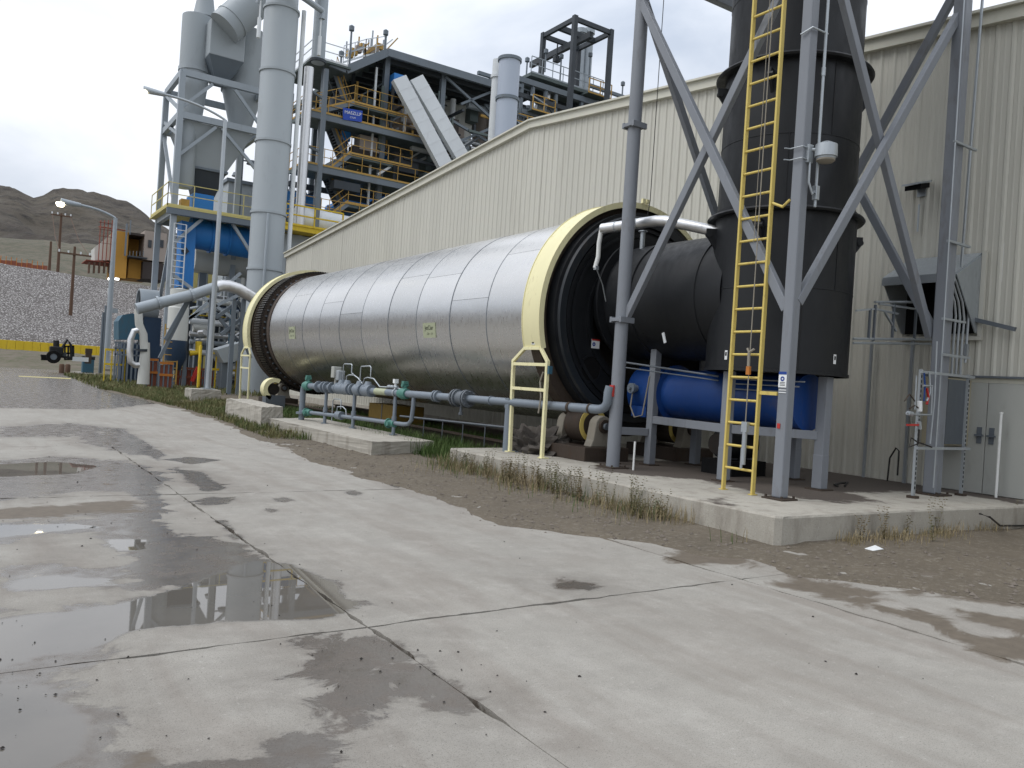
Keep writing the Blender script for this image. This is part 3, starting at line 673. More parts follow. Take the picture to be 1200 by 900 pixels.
# ================================================================== ROTARY DRUM
DX, DZ, DR = 11.3, 3.18, 2.21
GZ = 3.13
drum = thing('rotary_drum', (DX, 12.2, .4), 'long horizontal stainless clad rotary drum beside the beige hall', 'rotary drum')
seams = [334,354,374,397,423,454,487,526,569]
SY = [29.6]+[ox(p,385,9.09).y for p in seams]+[12.80]
for k in range(len(SY)-1):
    y1, y0 = SY[k], SY[k+1]; a = random.uniform(0, 2.1); npan = 3; off = (k % 2)*.0035
    # seam angles: one visible lap on the road side of alternating bands
    vis = {1:2.62, 3:2.83, 4:3.02, 6:2.60, 7:2.66, 8:2.98, 9:2.5}.get(k, 2.3); 
    cuts = [vis, vis+2.1, vis+4.2]
    for c in range(3):
        a0 = cuts[c]+.0016; a1 = (cuts[c+1] if c < 2 else cuts[0]+2*math.pi)-.0016
        m = MB(); m.lathe([(DR+off, y0+.008), (DR+off, y1-.008)], (DX,0,DZ), 'Y', 44, a0, a1); m.build('cladding_panel', 'stainless', drum, True)
    m = MB(); m.lathe([(DR-.004, y0-.02), (DR+.0052, y0-.02), (DR+.0052, y0+.012), (DR-.004, y0+.012)], (DX,0,DZ), 'Y', 90, close=True)
    if k < len(SY)-2: m.build('seam_band', 'steel_dark', drum, True)
m = MB(); m.lathe([(0,12.45),(DR-.03,12.45),(DR-.03,31.9),(0,31.9)], (DX,0,DZ), 'Y', 72); m.build('shell', 'grease', drum, True)
def ring(name, r0, r1, ya, yb, mat, n=96): m = MB(); m.lathe([(r0,ya),(r1,ya),(r1,yb),(r0,yb)], (DX,0,DZ), 'Y', n, close=True); return m.build(name, mat, drum, True)
ring('riding_ring', DR-.05, DR+.19, 12.45, 12.75, 'rust_steel'); 
g = ring('girth_gear', DR-.1, DR+.13, 30.3, 31.0, 'rust_steel')
m = MB()
for i in range(150):
    t = 2*math.pi*i/150; c = V((DX+math.cos(t)*(DR+.15),30.55,DZ+math.sin(t)*(DR+.15))); rd = V((math.cos(t),0,math.sin(t)))
    m.bar(c-V((0,.28,0)), c+V((0,.4,0)), .05, .09, rd)
m.build('gear_teeth', 'grease', g)
ring('gear_flange', DR-.06, DR+.02, 29.62, 29.9, 'rust_steel'); ring('riding_ring', DR-.05, DR+.17, 31.15, 31.6, 'rust_steel')
m = MB()
for i in range(60):
    t = 2*math.pi*i/60; m.tube((DX+math.cos(t)*(DR-.0),30.2,DZ+math.sin(t)*(DR-.0)), (DX+math.cos(t)*(DR-.0),30.32,DZ+math.sin(t)*(DR-.0)), .035, n=6)
m.build('bolt_ring', 'steel_dark', g)['kind'] = 'stuff'
# maker's plates
def drum_plate(px, py, w, h, s):
    d = ray(px, py); k = 11.0
    # intersect the ray with the drum surface
    t0 = 5.0
    for i in range(4000):
        p = CAM+d*t0
        if (p.x-DX)**2+(p.z-DZ)**2 < (DR+.012)**2: break
        t0 += .01
    ang = math.atan2(p.z-DZ, p.x-DX); nrm = V((math.cos(ang),0,math.sin(ang))); up_ = V((-nrm.z*-1,0,nrm.x*-1)); up_ = V((nrm.z,0,-nrm.x)); up_ = up_ if up_.z > 0 else -up_
    c = V((DX,p.y,DZ))+nrm*(DR+.014); yd = V((0,1,0)); 
    m = MB(); m.plate([c+yd*(w/2)-up_*(h/2), c-yd*(w/2)-up_*(h/2), c-yd*(w/2)+up_*(h/2), c+yd*(w/2)+up_*(h/2)], -nrm*.012); pl = m.build('name_plate', 'sign_plate', drum)
    text('plate_lettering', s, h*.42, c+up_*h*.16, -yd, up_, 'ink', pl); text('plate_lettering', 'Clar ·  3.4', h*.2, c-up_*h*.24-yd*w*.05, -yd, up_, 'ink', pl)
drum_plate(503,387,.62,.36,'JetCiar'); drum_plate(342,390,.62,.42,'JetCiar')
# near end: black end plate
YE = 12.25
m = MB(); m.lathe([(1.2,YE-.02),(DR-.12,YE-.02),(DR-.12,YE-.07),(DR-.02,YE-.07),(DR-.02,YE+.18),(1.2,YE+.18)], (DX,0,DZ), 'Y', 96); ep = m.build('end_plate', 'black_steel', drum, True)
m = MB(); m.lathe([(1.93,YE-.055),(1.93,YE-.10),(2.09,YE-.12),(2.12,YE-.075)], (DX,0,DZ), 'Y', 96); m.build('seal_ring','slate',ep,True)
for rr, w in ((1.86,.03),(1.72,.035),(1.34,.03)):
    m = MB(); m.lathe([(rr-w,YE-.021),(rr-w,YE-.065),(rr+w,YE-.065),(rr+w,YE-.021)], (DX,0,DZ), 'Y', 96); m.build('stiffener_ring', 'black_steel', ep, True)
m = MB()
for i in range(48):
    t = 2*math.pi*i/48; m.tube((DX+math.cos(t)*1.87,YE-.02,DZ+math.sin(t)*1.87),(DX+math.cos(t)*1.87,YE-.06,DZ+math.sin(t)*1.87),.022,n=6)
m.build('bolts', 'black_steel', ep)['kind'] = 'stuff'
q = oy(692,432,YE-.03); m = MB(); m.lathe([(0,-.035),(.24,-.035)], (q.x,YE,q.z), 'Y', 32); m.build('inspection_hole', 'black_matte', ep); m = MB(); m.lathe([(.24,-.02),(.24,-.05),(.275,-.05),(.275,-.02)], (q.x,YE,q.z), 'Y', 32); m.build('hole_rim', 'black_steel', ep, True)
q = oy(697,403,YE-.05); m = MB(); m.mm(q.x-.1,q.x+.1,YE-.075,YE-.066,q.z-.09,q.z+.09); sg = m.build('warning_sign', 'sign_white', ep); m = MB(); m.mm(q.x-.1,q.x+.1,YE-.078,YE-.0755,q.z+.06,q.z+.09); m.build('sign_band','red',sg); m = MB(); m.lathe([(.012,-.08),(.04,-.08)],(q.x-.045,YE,q.z-.01),'Y',20); m.build('sign_symbol','sign_blue',sg)
# ================================================================== YELLOW RING GUARDS
def guard(y0, y1, R, zc, legs, label, front_lip=True):
    g = thing('ring_guard', (8.9, (y0+y1)/2, .36), label, 'machine guard', 'guards over the drum rings')
    zb = 2.42; a_end = math.pi+math.asin((zc-zb)/R); a_st = -.6
    m = MB(); m.lathe([(R,y0),(R,y1),(R-.012,y1),(R-.012,y0)], (DX,0,zc), 'Y', 72, a_st, a_end, close=True); m.build('hoop', 'yellow', g, True)
    for yy in (y0-.012, y1):
        m = MB(); m.lathe([(R-.10,yy),(R+.015,yy),(R+.015,yy+.012),(R-.10,yy+.012)], (DX,0,zc), 'Y', 72, a_st, a_end, close=True); m.build('hoop_flange', 'yellow', g, True)
    xb = DX+R*math.cos(a_end)
    la, lb = y0-.22, y1+.36
    for s, yy in ((0,y0), (1,y1)):
        ys2 = la if s == 0 else lb
        m = MB(); m.bar((xb,yy+(.03 if s == 0 else -.03),zb+.02),(xb,ys2,zb-.24),.06,.06); m.bar((xb,ys2,zb-.22),(xb+.03,ys2+(.03 if s == 0 else -.03),.36),.065,.065); m.bar((xb-.05,ys2,.372),(xb+.13,ys2,.372),.14,.02); m.build('leg', 'yellow', g, bevel=.004)
    for zz in (zb-.3, zb-.78): 
        m = MB(); m.bar((xb,la,zz),(xb,lb,zz),.05,.06); m.build('rung', 'yellow', g, bevel=.003)
    m = MB(); m.bar((xb-.01,y0+.03,zb+.01),(xb-.01,y1-.03,zb+.01),.05,.06); m.build('hoop_foot','yellow',g)
    return g, xb, zb
g1, xb, zb = guard(12.30, 12.86, 2.45, GZ, None, 'yellow hoop guard with ladder legs at the near end of the drum')
m = MB(); m.mm(xb-.03,xb-.012,12.5,12.6,zb+.08,zb+.24); s_ = m.build('guard_sticker','sign_white',g1); m = MB(); m.mm(xb-.035,xb-.0305,12.52,12.58,zb+.1,zb+.17); m.build('sticker_mark','ink',s_)
m = MB(); m.mm(DX-.06,DX+.02,12.24,12.3,GZ+2.47,GZ+2.56); m.mm(DX+.05,DX+.13,12.24,12.3,GZ+2.47,GZ+2.56); m.build('lifting_lug','yellow',g1)
m = MB(); m.bar((xb+.02,12.02,1.95),(xb+.02,12.02,2.1),.08,.05); m.build('limit_switch','teal',g1); m = MB(); m.pipe([(xb,12.2,1.98),(xb,12.28,1.8),(xb,12.22,1.5),(xb,12.27,1.2)],.018,6); m.build('switch_cable','rope',g1)
g2, _, _ = guard(31.25, 31.85, 2.55, GZ+.02, None, 'yellow hoop guard over the dark gear ring at the far end of the drum')
# drum drive guard (yellow crescent) at the far end
dg = thing('pinion_guard', (8.9,28.6,.4), 'small yellow crescent guard low at the far gear ring', 'machine guard')
c = oy(318,457,27.0); c = V((9.0,27.4,.95)); c = V(ox(320,456,9.0))
m = MB(); m.lathe([(.25,-.2),(.40,-.2),(.40,.2),(.25,.2)], c, 'Y', 28, math.radians(60), math.radians(250), close=True); m.build('cover', 'yellow', dg, True)
m = MB(); m.lathe([(.0,-.1),(.2,-.1),(.2,.1),(.0,.1)], c, 'Y', 24); m.build('pinion', 'grease', dg, True)
m = MB(); m.mm(c.x-.3,c.x+.4,c.y-.2,c.y+.2,0,c.z-.22); m.build('pedestal','steel_dark',dg)
# trunnion rollers
def trunnion(x, y, z0, label, flip=1):
    t = thing('trunnion_roller', (x,y,z0), label, 'support roller', 'support rollers under the drum')
    m = MB(); m.mm(x-.55,x+.55,y-.75,y+.75,z0,z0+.26); m.build('base_frame','rust_steel',t,bevel=.01)
    R = .34; zc = z0+.66
    m = MB(); m.lathe([(.0,-.28),(R-.02,-.28),(R,-.26),(R,.2),(R-.02,.22),(0,.22)],(x,y,zc),'Y',40); m.build('roller','rust_steel',t,True)
    m = MB(); m.lathe([(R*.72,-.295),(R-.005,-.295),(R-.005,-.281),(R*.72,-.281)],(x,y,zc),'Y',40,close=True); m.build('painted_rim','yellow_ladder',t,True)
    for s in (-1,1):
        m = MB(); yy = y+s*.5; m.plate([(x-.30,yy-.11,z0+.262),(x+.30,yy-.11,z0+.262),(x+.24,yy-.11,z0+.40)]+[(x+.2*math.cos(q_),yy-.11,zc+.2*math.sin(q_)) for q_ in [i*math.pi/10 for i in range(11)]]+[(x-.24,yy-.11,z0+.40)],(0,.22,0)); b_ = m.build('bearing_housing','rope',t,bevel=.02)
        m = MB(); m.tube((x,yy-s*.12+s*.22,zc),(x,yy+s*.16,zc),.13,n=24); m.build('bearing_cap','rust_steel',b_,True)
        m = MB(); m.tube((x,yy+s*.16,zc),(x,yy+s*.22,zc),.065,n=16); m.build('shaft_end','steel_dark',b_,True)
    return t
t1 = trunnion(10.1, 12.3, .36, 'near support roller with yellow rim and grey bearing housing under the drum')
t2 = dup(t1, (12.5,12.3,.36), 0, 'support roller under the near drum end on the wall side')
t3 = dup(t1, (10.1,31.2,.3), 0, 'support roller under the far gear end on the road side')
for (x,y,z,sx,sy,sz,lab,mt) in ((9.7,13.2,.36,.5,.7,.42,'crumpled dark tarpaulin heap beside the near support roller','fabric_dark'),):
    bm = bmesh.new(); bmesh.ops.create_icosphere(bm, subdivisions=4, radius=1)
    for v in bm.verts:
        n = v.co.normalized(); k = 1+.28*math.sin(7*n.x+3*n.y)*math.cos(6*n.z+4*n.y)+.14*math.sin(19*n.x*n.y+11*n.z)+.06*math.sin(37*n.y+29*n.z); v.co = V((n.x*sx*k, n.y*sy*k, max(0,(n.z*.8+.35))*sz*k))
    me = bpy.data.meshes.new('tarpaulin'); bm.to_mesh(me); bm.free(); me.materials.append(M[mt]); o = bpy.data.objects.new('tarpaulin', me); o.location = (x,y,z); COL.objects.link(o); tag(o, lab, 'tarpaulin')
# long base beams below the drum and yellow box in the gap
m = MB(); m.ibeam((10.2,13.9,.22),(10.2,31.0,.22),.25,.35); tag(m.build('base_beam','rust_steel'), 'long dark steel beam on the ground under the road side of the drum', 'steel beam', 'beams under the drum')
m = MB(); m.ibeam((12.4,13.9,.22),(12.4,31.0,.22),.25,.35); tag(m.build('base_beam','rust_steel'), 'long dark steel beam on the ground under the wall side of the drum', 'steel beam', 'beams under the drum')
q = ox(443,473,10.6); cb = thing('drive_cover', (10.6,q.y,0), 'dull yellow sheet metal drive cover under the middle of the drum', 'machine cover')
m = MB(); m.mm(10.75,11.7,q.y-1.0,q.y+1.0,.15,.8); m.build('housing','ochre_dull',cb,bevel=.01); m = MB(); m.mm(10.735,10.75,q.y-.02,q.y+.02,.15,.8); m.build('panel_seam','steel_dark',cb)
m = MB(); m.mm(10.65,11.8,q.y-1.15,q.y+1.15,0,.15); m.build('skid','rust_steel',cb)
# ================================================================== BLACK STACK AND DUCT
SX, SY_, SR = 11.2, 8.70, 1.14
stk = thing('exhaust_stack', (SX,SY_,2.2), 'tall black cylindrical exhaust vessel with side duct to the drum', 'stack')
zf1, zf2, zbt = 4.74, 7.12, 2.22
m = MB(); m.lathe([(0,zbt),(SR,zbt),(SR,zf1)], (SX,SY_,0), 'Z', 72); m.build('lower_shell','black_steel',stk,True)
m = MB(); m.lathe([(SR-.04,zf1),(SR-.04,zf2)], (SX,SY_,0), 'Z', 72); m.build('middle_shell','black_steel',stk,True)
m = MB(); m.lathe([(SR-.07,zf2),(SR-.07,14.5),(0,14.5)], (SX,SY_,0), 'Z', 72); m.build('upper_shell','black_steel',stk,True)
for zz, r0 in ((zf1,SR-.045),(zf2,SR-.075),(9.9,SR-.075)):
    m = MB(); m.lathe([(r0,zz-.05),(SR+.10,zz-.05),(SR+.12,zz-.02),(SR+.10,zz+.01),(r0,zz+.01)], (SX,SY_,0), 'Z', 72); f_ = m.build('flange_ring','black_steel',stk,True)
    m = MB(); m.lathe([(r0,zz+.012),(r0+.035,zz+.012),(r0+.035,zz+.10),(r0,zz+.10)], (SX,SY_,0), 'Z', 72); m.build('backing_ring','black_steel',f_,True)
for a in (2.55, 3.5, 5.6, 6.1):
    for zz in (zf2-.42, zf1-.4):
        c = V((SX+math.cos(a)*SR, SY_+math.sin(a)*SR, zz)); n_ = V((math.cos(a),math.sin(a),0)); tn = V((-n_.y,n_.x,0)); rr = SR-(.04 if zz > 5 else 0)
        m = MB(); b0 = V((SX,SY_,zz))+n_*rr
        m.plate([b0-n_*.02+V((0,0,-.18)), b0+n_*.16+V((0,0,.08)), b0+n_*.16+V((0,0,.2)), b0-n_*.02+V((0,0,.2))], tn*.04); m.tube(b0+n_*.12+V((0,0,.1))-tn*.02, b0+n_*.12+V((0,0,.1))+tn*.07, .05, n=12); m.build('lifting_lug','black_steel',stk)
for zz in (3.5, 5.9, 8.3):
    m = MB(); rr = SR if zz < zf1 else SR-.04 if zz < zf2 else SR-.07; m.lathe([(rr-.002,zz-.012),(rr+.006,zz-.006),(rr+.006,zz+.006),(rr-.002,zz+.012)],(SX,SY_,0),'Z',72,close=True); m.build('weld_seam','black_steel',stk,True)
for a, z0_, z1_ in ((4.1,zbt,3.5),(4.6,3.5,zf1-.06),(3.8,zf1+.12,5.9),(4.4,5.9,zf2-.06)):
    rr = SR if z0_ < zf1 else SR-.04; m = MB(); m.bar((SX+math.cos(a)*rr,SY_+math.sin(a)*rr,z0_),(SX+math.cos(a)*rr,SY_+math.sin(a)*rr,z1_),.02,.012); m.build('weld_seam','black_steel',stk)
# bottom rim and stickers
m = MB(); m.lathe([(SR-.03,zbt-.05),(SR+.02,zbt-.05),(SR+.02,zbt-.002),(SR-.03,zbt-.002)], (SX,SY_,0), 'Z', 72, close=True); m.build('bottom_rim','black_steel',stk,True)
def sticker(px, py, w, h, parent, X0, Y0, R):
    d = ray(px,py); t0 = 6
    for i in range(2000):
        p = CAM+d*t0
        if (p.x-X0)**2+(p.y-Y0)**2 < (R+.006)**2: break
        t0 += .005
    a = math.atan2(p.y-Y0,p.x-X0); n_ = V((math.cos(a),math.sin(a),0)); tn = V((-n_.y,n_.x,0)); u = V((0,0,1))
    m = MB(); m.plate([p-tn*w/2-u*h/2,p+tn*w/2-u*h/2,p+tn*w/2+u*h/2,p-tn*w/2+u*h/2], n_*.006); s_ = m.build('sticker','sign_white',parent)
    m = MB(); p2 = p+n_*.0065+u*h*.12; m.plate([p2-tn*w*.3-u*h*.2,p2+tn*w*.3-u*h*.2,p2+tn*w*.3+u*h*.2,p2-tn*w*.3+u*h*.2], n_*.002); m.build('sticker_mark','ink',s_)
sticker(851,416,.055,.15,stk,SX,SY_,SR); sticker(978,421,.06,.15,stk,SX,SY_,SR)
# side duct: horizontal barrel from the drum's end plate into the vessel
DR2, DZ2 = 1.13, 3.50
m = MB(); m.lathe([(DR2,9.0),(DR2,11.15),(DR2+.03,11.16),(DR2+.03,11.22),(DR2,11.23),(DR2+.0,12.24)], (SX,0,DZ2), 'Y', 72); du = m.build('side_duct','black_steel',stk,True)
m = MB(); m.lathe([(DR2,11.9),(DR2+.16,11.9),(DR2+.16,11.95),(DR2,11.95)], (SX,0,DZ2), 'Y', 72, close=True); m.build('duct_flange','black_steel',du,True)
m = MB(); m.lathe([(DR2,9.55),(DR2+.02,9.56),(DR2+.02,9.62),(DR2,9.63)], (SX,0,DZ2), 'Y', 72); m.build('duct_weld','black_steel',du,True)
q = ox(780,396,SX-1.05); m = MB(); m.bar((q.x-.02,q.y-.02,q.z-.09),(q.x-.02,q.y+.05,q.z+.09),.05,.02,(1,0,0)); m.build('tag_strip','sign_white',du)
q = ox(746,283,10.6); m = MB(); m.pipe([(10.75,q.y,4.3),(10.75,q.y,4.85)],.05,12); m.tube((10.75,q.y,4.85),(10.75,q.y,4.87),.09,n=14); m.build('nozzle','galv',du,True)
# insulated silver pipe above the duct
sp = thing('insulated_pipe', (9.6,11.8,4.7), 'silver jacketed pipe running above the black duct into the stack', 'pipe')
P0, P1, P2 = V((9.75,11.95,4.80)), V((10.0,10.45,4.86)), V((10.32,9.15,4.56))
P0, P1, P2 = oy(706,268,11.6), oy(775,258,10.3), oy(838,270,9.35)
m = MB(); m.pipe([P0, P0.lerp(P1,.6), P0.lerp(P1,.92)+V((0,0,.0)), P1.lerp(P2,.08), P1.lerp(P2,.5), P2+V((.25,-.25,-.08))], .095, 16); m.build('jacket','silver_jacket',sp,True)
a0 = P0+V((.0,.03,-.02)); m = MB(); m.pipe([a0, a0+V((-.02,.02,-.25)), a0+V((-.01,.03,-.5)), a0+V((-.05,.05,-.72))], .042, 10); m.build('hose','white_paint',sp,True)
m = MB(); m.box(a0+V((-.04,.03,-.72)),.07,.07,.07); m.pipe([a0+V((-.04,.03,-.72)),a0+V((.2,.1,-1.0)),a0+V((.35,.15,-1.3))],.012,6); m.build('fitting','galv',sp)
for tt in (.25,.62): 
    c = P0.lerp(P1,tt); d_ = (P1-P0).normalized(); m = MB(); m.tube(c-d_*.015,c+d_*.015,.1,n=16); m.build('strap','galv',sp,True)
# ================================================================== BRACED STEEL TOWER
TA, TB, TC, TD = V((9.48,10.67,.36)), V((9.45,7.12,.36)), V((13.12,6.95,.36)), V((13.12,10.6,.36))
tw = thing('steel_tower', (11.2,8.8,.36), 'grey steel braced tower standing around the black stack', 'tower')
TOPZ = 13.5
for c, w in ((TA,.19),(TB,.165),(TC,.21),(TD,.19)):
    m = MB(); rd_ = c is TA
    if rd_: m.tube((c.x,c.y,.385),(c.x,c.y,TOPZ),.118,n=28)
    else: m.mm(c.x-w/2,c.x+w/2,c.y-w/2,c.y+w/2,.385,TOPZ)
    co = m.build('column','steel_grey',tw,rd_,bevel=0 if rd_ else .02)
    m = MB(); m.mm(c.x-w*1.05,c.x+w*1.05,c.y-w*1.05,c.y+w*1.05,.358,.384); m.build('base_plate','rust_steel',co)
    m = MB()
    for sx in (-1,1):
        for sy in (-1,1): m.tube((c.x+sx*w*.8,c.y+sy*w*.8,.384),(c.x+sx*w*.8,c.y+sy*w*.8,.42),.018,n=6)
    m.build('anchor_bolts','rust_steel',co)
def brace(p, q, w=.135, name='brace'):
    m = MB(); d = (V(q)-V(p)).normalized(); m.bar(V(p)+d*.0, V(q), w, w*.75, V((1,0,0)) if abs(d.x) < .3 else V((0,1,0))); return m.build(name,'steel_grey',tw,bevel=.008)
fx = TA.x-.02
brace((fx-.03,TA.y-.06,8.54),(fx-.03,TB.y+.06,3.02)); brace((fx+.05,TA.y-.06,3.0),(fx+.05,TB.y+.06,8.5))
brace((TC.x-.06,7.0,8.2),(TB.x+.06,7.08,3.12)); brace((TB.x+.06,7.2,8.9),(TC.x-.06,7.12,2.95))
brace((TC.x,TC.y+.06,2.9),(TD.x,TD.y-.06,8.9)); brace((TD.x+.08,TD.y-.06,2.9),(TC.x+.08,TC.y+.06,8.9))
brace((TA.x+.06,TA.y+.14,8.9),(TD.x-.06,TD.y+.14,3.2))
for zz in (8.9,):
    for a, b in ((TA,TB),(TB,TC),(TC,TD),(TD,TA)):
        m = MB(); d = (b-a).normalized(); m.bar(V((a.x,a.y,zz+.35))+d*.1, V((b.x,b.y,zz+.35))-d*.1, .15, .2); m.build('beam','steel_grey',tw,bevel=.008)
# collars on the columns
for c, zz in ((TA,2.92),(TA,6.35),):
    m = MB(); m.mm(c.x-.16,c.x+.16,c.y-.05-.1,c.y-.10,zz,zz+.1); m.mm(c.x-.16,c.x+.16,c.y+.10,c.y+.15,zz,zz+.1); m.mm(c.x-.16,c.x-.1,c.y-.1,c.y+.1,zz+.02,zz+.08); m.mm(c.x+.1,c.x+.16,c.y-.1,c.y+.1,zz+.02,zz+.08); m.build('clamp','steel_grey',tw,bevel=.004)
# signs on column B
xf = TB.x-.165/2; 
m = MB(); q = ox(919,444,xf); m.mm(xf-.012,xf-.004,TB.y-.06,TB.y+.07,q.z-.12,q.z+.1); sg = m.build('warning_sign','sign_white',tw); m = MB(); m.mm(xf-.015,xf-.0125,TB.y-.06,TB.y+.07,q.z+.06,q.z+.1); m.build('sign_band','sign_blue',sg); m = MB(); m.lathe([(.014,0),(.034,0)],(xf-.0145,TB.y+.005,q.z+.0),'X',20); m.build('sign_symbol','sign_blue',sg)
m = MB()
for k in range(3): m.mm(xf-.014,xf-.0125,TB.y-.04,TB.y+.045,q.z-.055-.02*k,q.z-.047-.02*k)
m.build('sign_lines','ink',sg)
q = ox(916,499,xf); m = MB(); m.mm(xf-.010,xf-.004,TB.y+.0,TB.y+.05,q.z-.04,q.z+.03); m.build('red_sticker','red',tw)
for dz in (.0,-.035):
    q = ox(917,457,xf); m = MB(); m.mm(xf-.008,xf-.003,TB.y-.06,TB.y+.06,q.z+dz-.006,q.z+dz+.006); m.build('marker_stripe','sign_white',tw)
xf = TA.x-.11; q = ox(717,404+54,xf); m = MB(); m.mm(xf-.04,xf,TA.y-.05,TA.y+.05,q.z-.1,q.z+.1); m.build('red_box','red',tw,bevel=.004)
# thin cable beside column A
q = ox(778,5,10.6); q2 = ox(762,235,10.6); m = MB(); m.pipe([q+V((0,0,3)), q2, q2+V((0,.05,-.3))], .008, 5); tag(m.build('guy_cable','cable'), 'thin dark cable hanging down in front of the beige wall by the tower', 'cable')
# ================================================================== YELLOW LADDER
ld = thing('yellow_ladder', (9.33,7.8,.36), 'tall yellow fixed ladder beside the front tower column', 'ladder')
LX, LY0, LY1 = 9.37, 7.52, 8.06
for yy in (LY0, LY1):
    m = MB(); m.mm(LX-.035,LX+.035,yy-.016,yy+.016,.375,13.2); m.mm(LX-.06,LX+.06,yy-.04,yy+.04,.361,.374); m.build('rail','yellow_ladder',ld,bevel=.004)
z = .70; rg = None
while z < 13:
    if rg is None:
        m = MB(); m.tube((LX,LY0+.017,z),(LX,LY1-.017,z),.019,n=12); rg = m.build('rung','yellow_ladder',ld,True)
    else:
        o = rg.copy(); COL.objects.link(o); o.location.z = z-.70
    z += .335
for zz in (1.83, 4.55, 8.05):
    m = MB(); m.bar((LX,LY0-.017,zz),(LX,TB.y+.085,zz),.035,.05) if zz < 2 else m.pipe([(LX,LY0-.017,zz),(LX,(LY0+TB.y)/2,zz-.08),(LX,TB.y+.085,zz)],.02,8); m.build('standoff','yellow_ladder',ld)
for zz in (4.4,7.9):
    m = MB(); m.bar((LX,LY1-.017,zz),(LX+.3,LY1-.1,zz+.02),.03,.05); m.build('standoff','yellow_ladder',ld)
lc = thing('ladder_cable', (9.25,7.75,1.4), 'steel fall-arrest cable with weight hanging on the yellow ladder', 'cable')
m = MB(); m.pipe([(LX-.07,7.66,13),(LX-.07,7.67,1.4)],.008,6); m.pipe([(LX-.05,7.72,13),(LX-.06,7.74,4.0)],.005,6); m.build('wire','rope',lc)
m = MB(); m.tube((LX-.07,7.67,.78),(LX-.07,7.67,1.3),.035,n=12); m.mm(LX-.1,LX-.04,7.62,7.72,1.25,1.4); m.build('tensioner','galv',lc)
m = MB(); m.tube((LX-.08,7.69,.72),(LX-.08,7.69,1.02),.02,n=10); m.build('spring','galv',lc)
m = MB(); m.mm(LX-.10,LX-.06,7.64,7.70,2.08,2.2); m.build('safety_tag','orange',lc); m = MB(); m.pipe([(LX-.07,7.6,2.45),(LX-.08,7.68,2.4),(LX-.07,7.72,2.46)],.018,6); m.pipe([(LX-.08,7.68,2.4),(LX-.085,7.67,2.2)],.022,6); m.build('knot','rope',lc)
# ================================================================== LAMP ON THE TOWER COLUMN
q = oy(968,180,6.85); lm = thing('tower_lamp', q, 'grey bell-shaped industrial lamp clamped to the front tower column', 'lamp')
m = MB(); m.lathe([(0,.17),(.05,.165),(.12,.13),(.145,.12),(.15,.02),(.15,-.05),(.13,-.055),(.125,-.08)], q, 'Z', 32); m.build('housing','galv',lm,True)
m = MB(); m.lathe([(.122,-.06),(.125,-.10),(.09,-.125),(0,-.13)], q, 'Z', 32); m.build('lens','rope',lm,True)
pb = V((TB.x,TB.y-.083,q.z))
m = MB(); m.pipe([q+V((0,0,.06)), V((TB.x+.06,TB.y-.12,q.z+.06))],.025,8); m.box((TB.x+.03,TB.y-.10,q.z+.0),.1,.06,.25); m.build('bracket','galv',lm)
for dz in (.08,-.08):
    m = MB(); m.pipe([(TB.x+.1,TB.y-.1,q.z+dz),(TB.x-.12,TB.y-.1,q.z+dz),(TB.x-.12,TB.y+.1,q.z+dz),(TB.x-.2,TB.y+.14,q.z+dz)],.009,6); m.build('clamp_rod','galv',lm)
m = MB(); m.pipe([V((TB.x+.03,TB.y-.12,q.z-.12)),V((TB.x+.02,TB.y-.13,q.z-.4)),V((TB.x+.1,TB.y-.14,q.z-.55)),V((TB.x+.16,TB.y-.13,q.z-.5))],.016,8); m.build('lead','galv',lm,True)
cx_ = TB.x+.19
cn = thing('tower_conduit', (cx_,TB.y-.13,4.6), 'thin galvanised conduit running up the front tower column', 'conduit')
m = MB(); m.pipe([(cx_,TB.y-.13,q.z-.45),(cx_,TB.y-.13,13)],.021,10); m.build('tube','galv',cn,True)
m = MB(); m.box((cx_,TB.y-.13,q.z-.52),.075,.075,.2); m.tube((cx_,TB.y-.13,q.z-.72),(cx_,TB.y-.13,q.z-.6),.022,n=8); m.build('junction_fitting','galv',cn,bevel=.01)
for zz in (6.9,):
    m = MB(); m.pipe([(cx_+.04,TB.y-.13,zz),(TB.x-.1,TB.y-.12,zz),(TB.x-.12,TB.y+.05,zz-.05)],.014,6); m.build('strap','galv',cn)
m = MB(); m.tube((cx_,TB.y-.13,6.3),(cx_,TB.y-.13,6.42),.028,n=8); m.build('coupling','galv',cn)
# ================================================================== SUPPORT FRAME AND BLUE BURNER UNDER THE STACK
sf = thing('stack_support', (11.2,9,.36), 'grey steel support frame with posts and rails under the black stack', 'support frame')
posts = [(V((10.28,8.86,.36)),zbt-.06,.15),(V((11.27,7.76,.36)),zbt-.06,.17),(V((12.15,8.9,.36)),zbt-.06,.16),(V((11.5,9.75,.36)),zbt-.06,.15),(V((10.68,11.0,.36)),2.86,.15),(V((10.0,11.25,.36)),1.5,.12),(V((11.9,11.0,.36)),2.86,.15)]
for c, zt_, w in posts:
    m = MB(); m.mm(c.x-w/2,c.x+w/2,c.y-w/2,c.y+w/2,.382,zt_); po = m.build('post','steel_grey',sf,bevel=.012); m = MB(); m.mm(c.x-w*.52,c.x+w*.52,c.y-w*.52,c.y+w*.52,.382,.92); m.build('sleeve','steel_grey',po,bevel=.01) if w > .13 else None
    m = MB(); m.mm(c.x-w*.9,c.x+w*.9,c.y-w*.9,c.y+w*.9,.358,.38); m.build('base_plate','rust_steel',po)
P_ = [p[0] for p in posts]
for a, b, zz in ((4,0,1.22),(0,1,1.22),(1,2,1.2),(2,3,1.2),(5,4,.98),(3,6,1.22)):
    d = (P_[b]-P_[a]).normalized(); m = MB(); m.bar(V((P_[a].x,P_[a].y,zz))+d*.08, V((P_[b].x,P_[b].y,zz))-d*.08, .09, .14); m.build('rail','steel_grey',sf,bevel=.006)
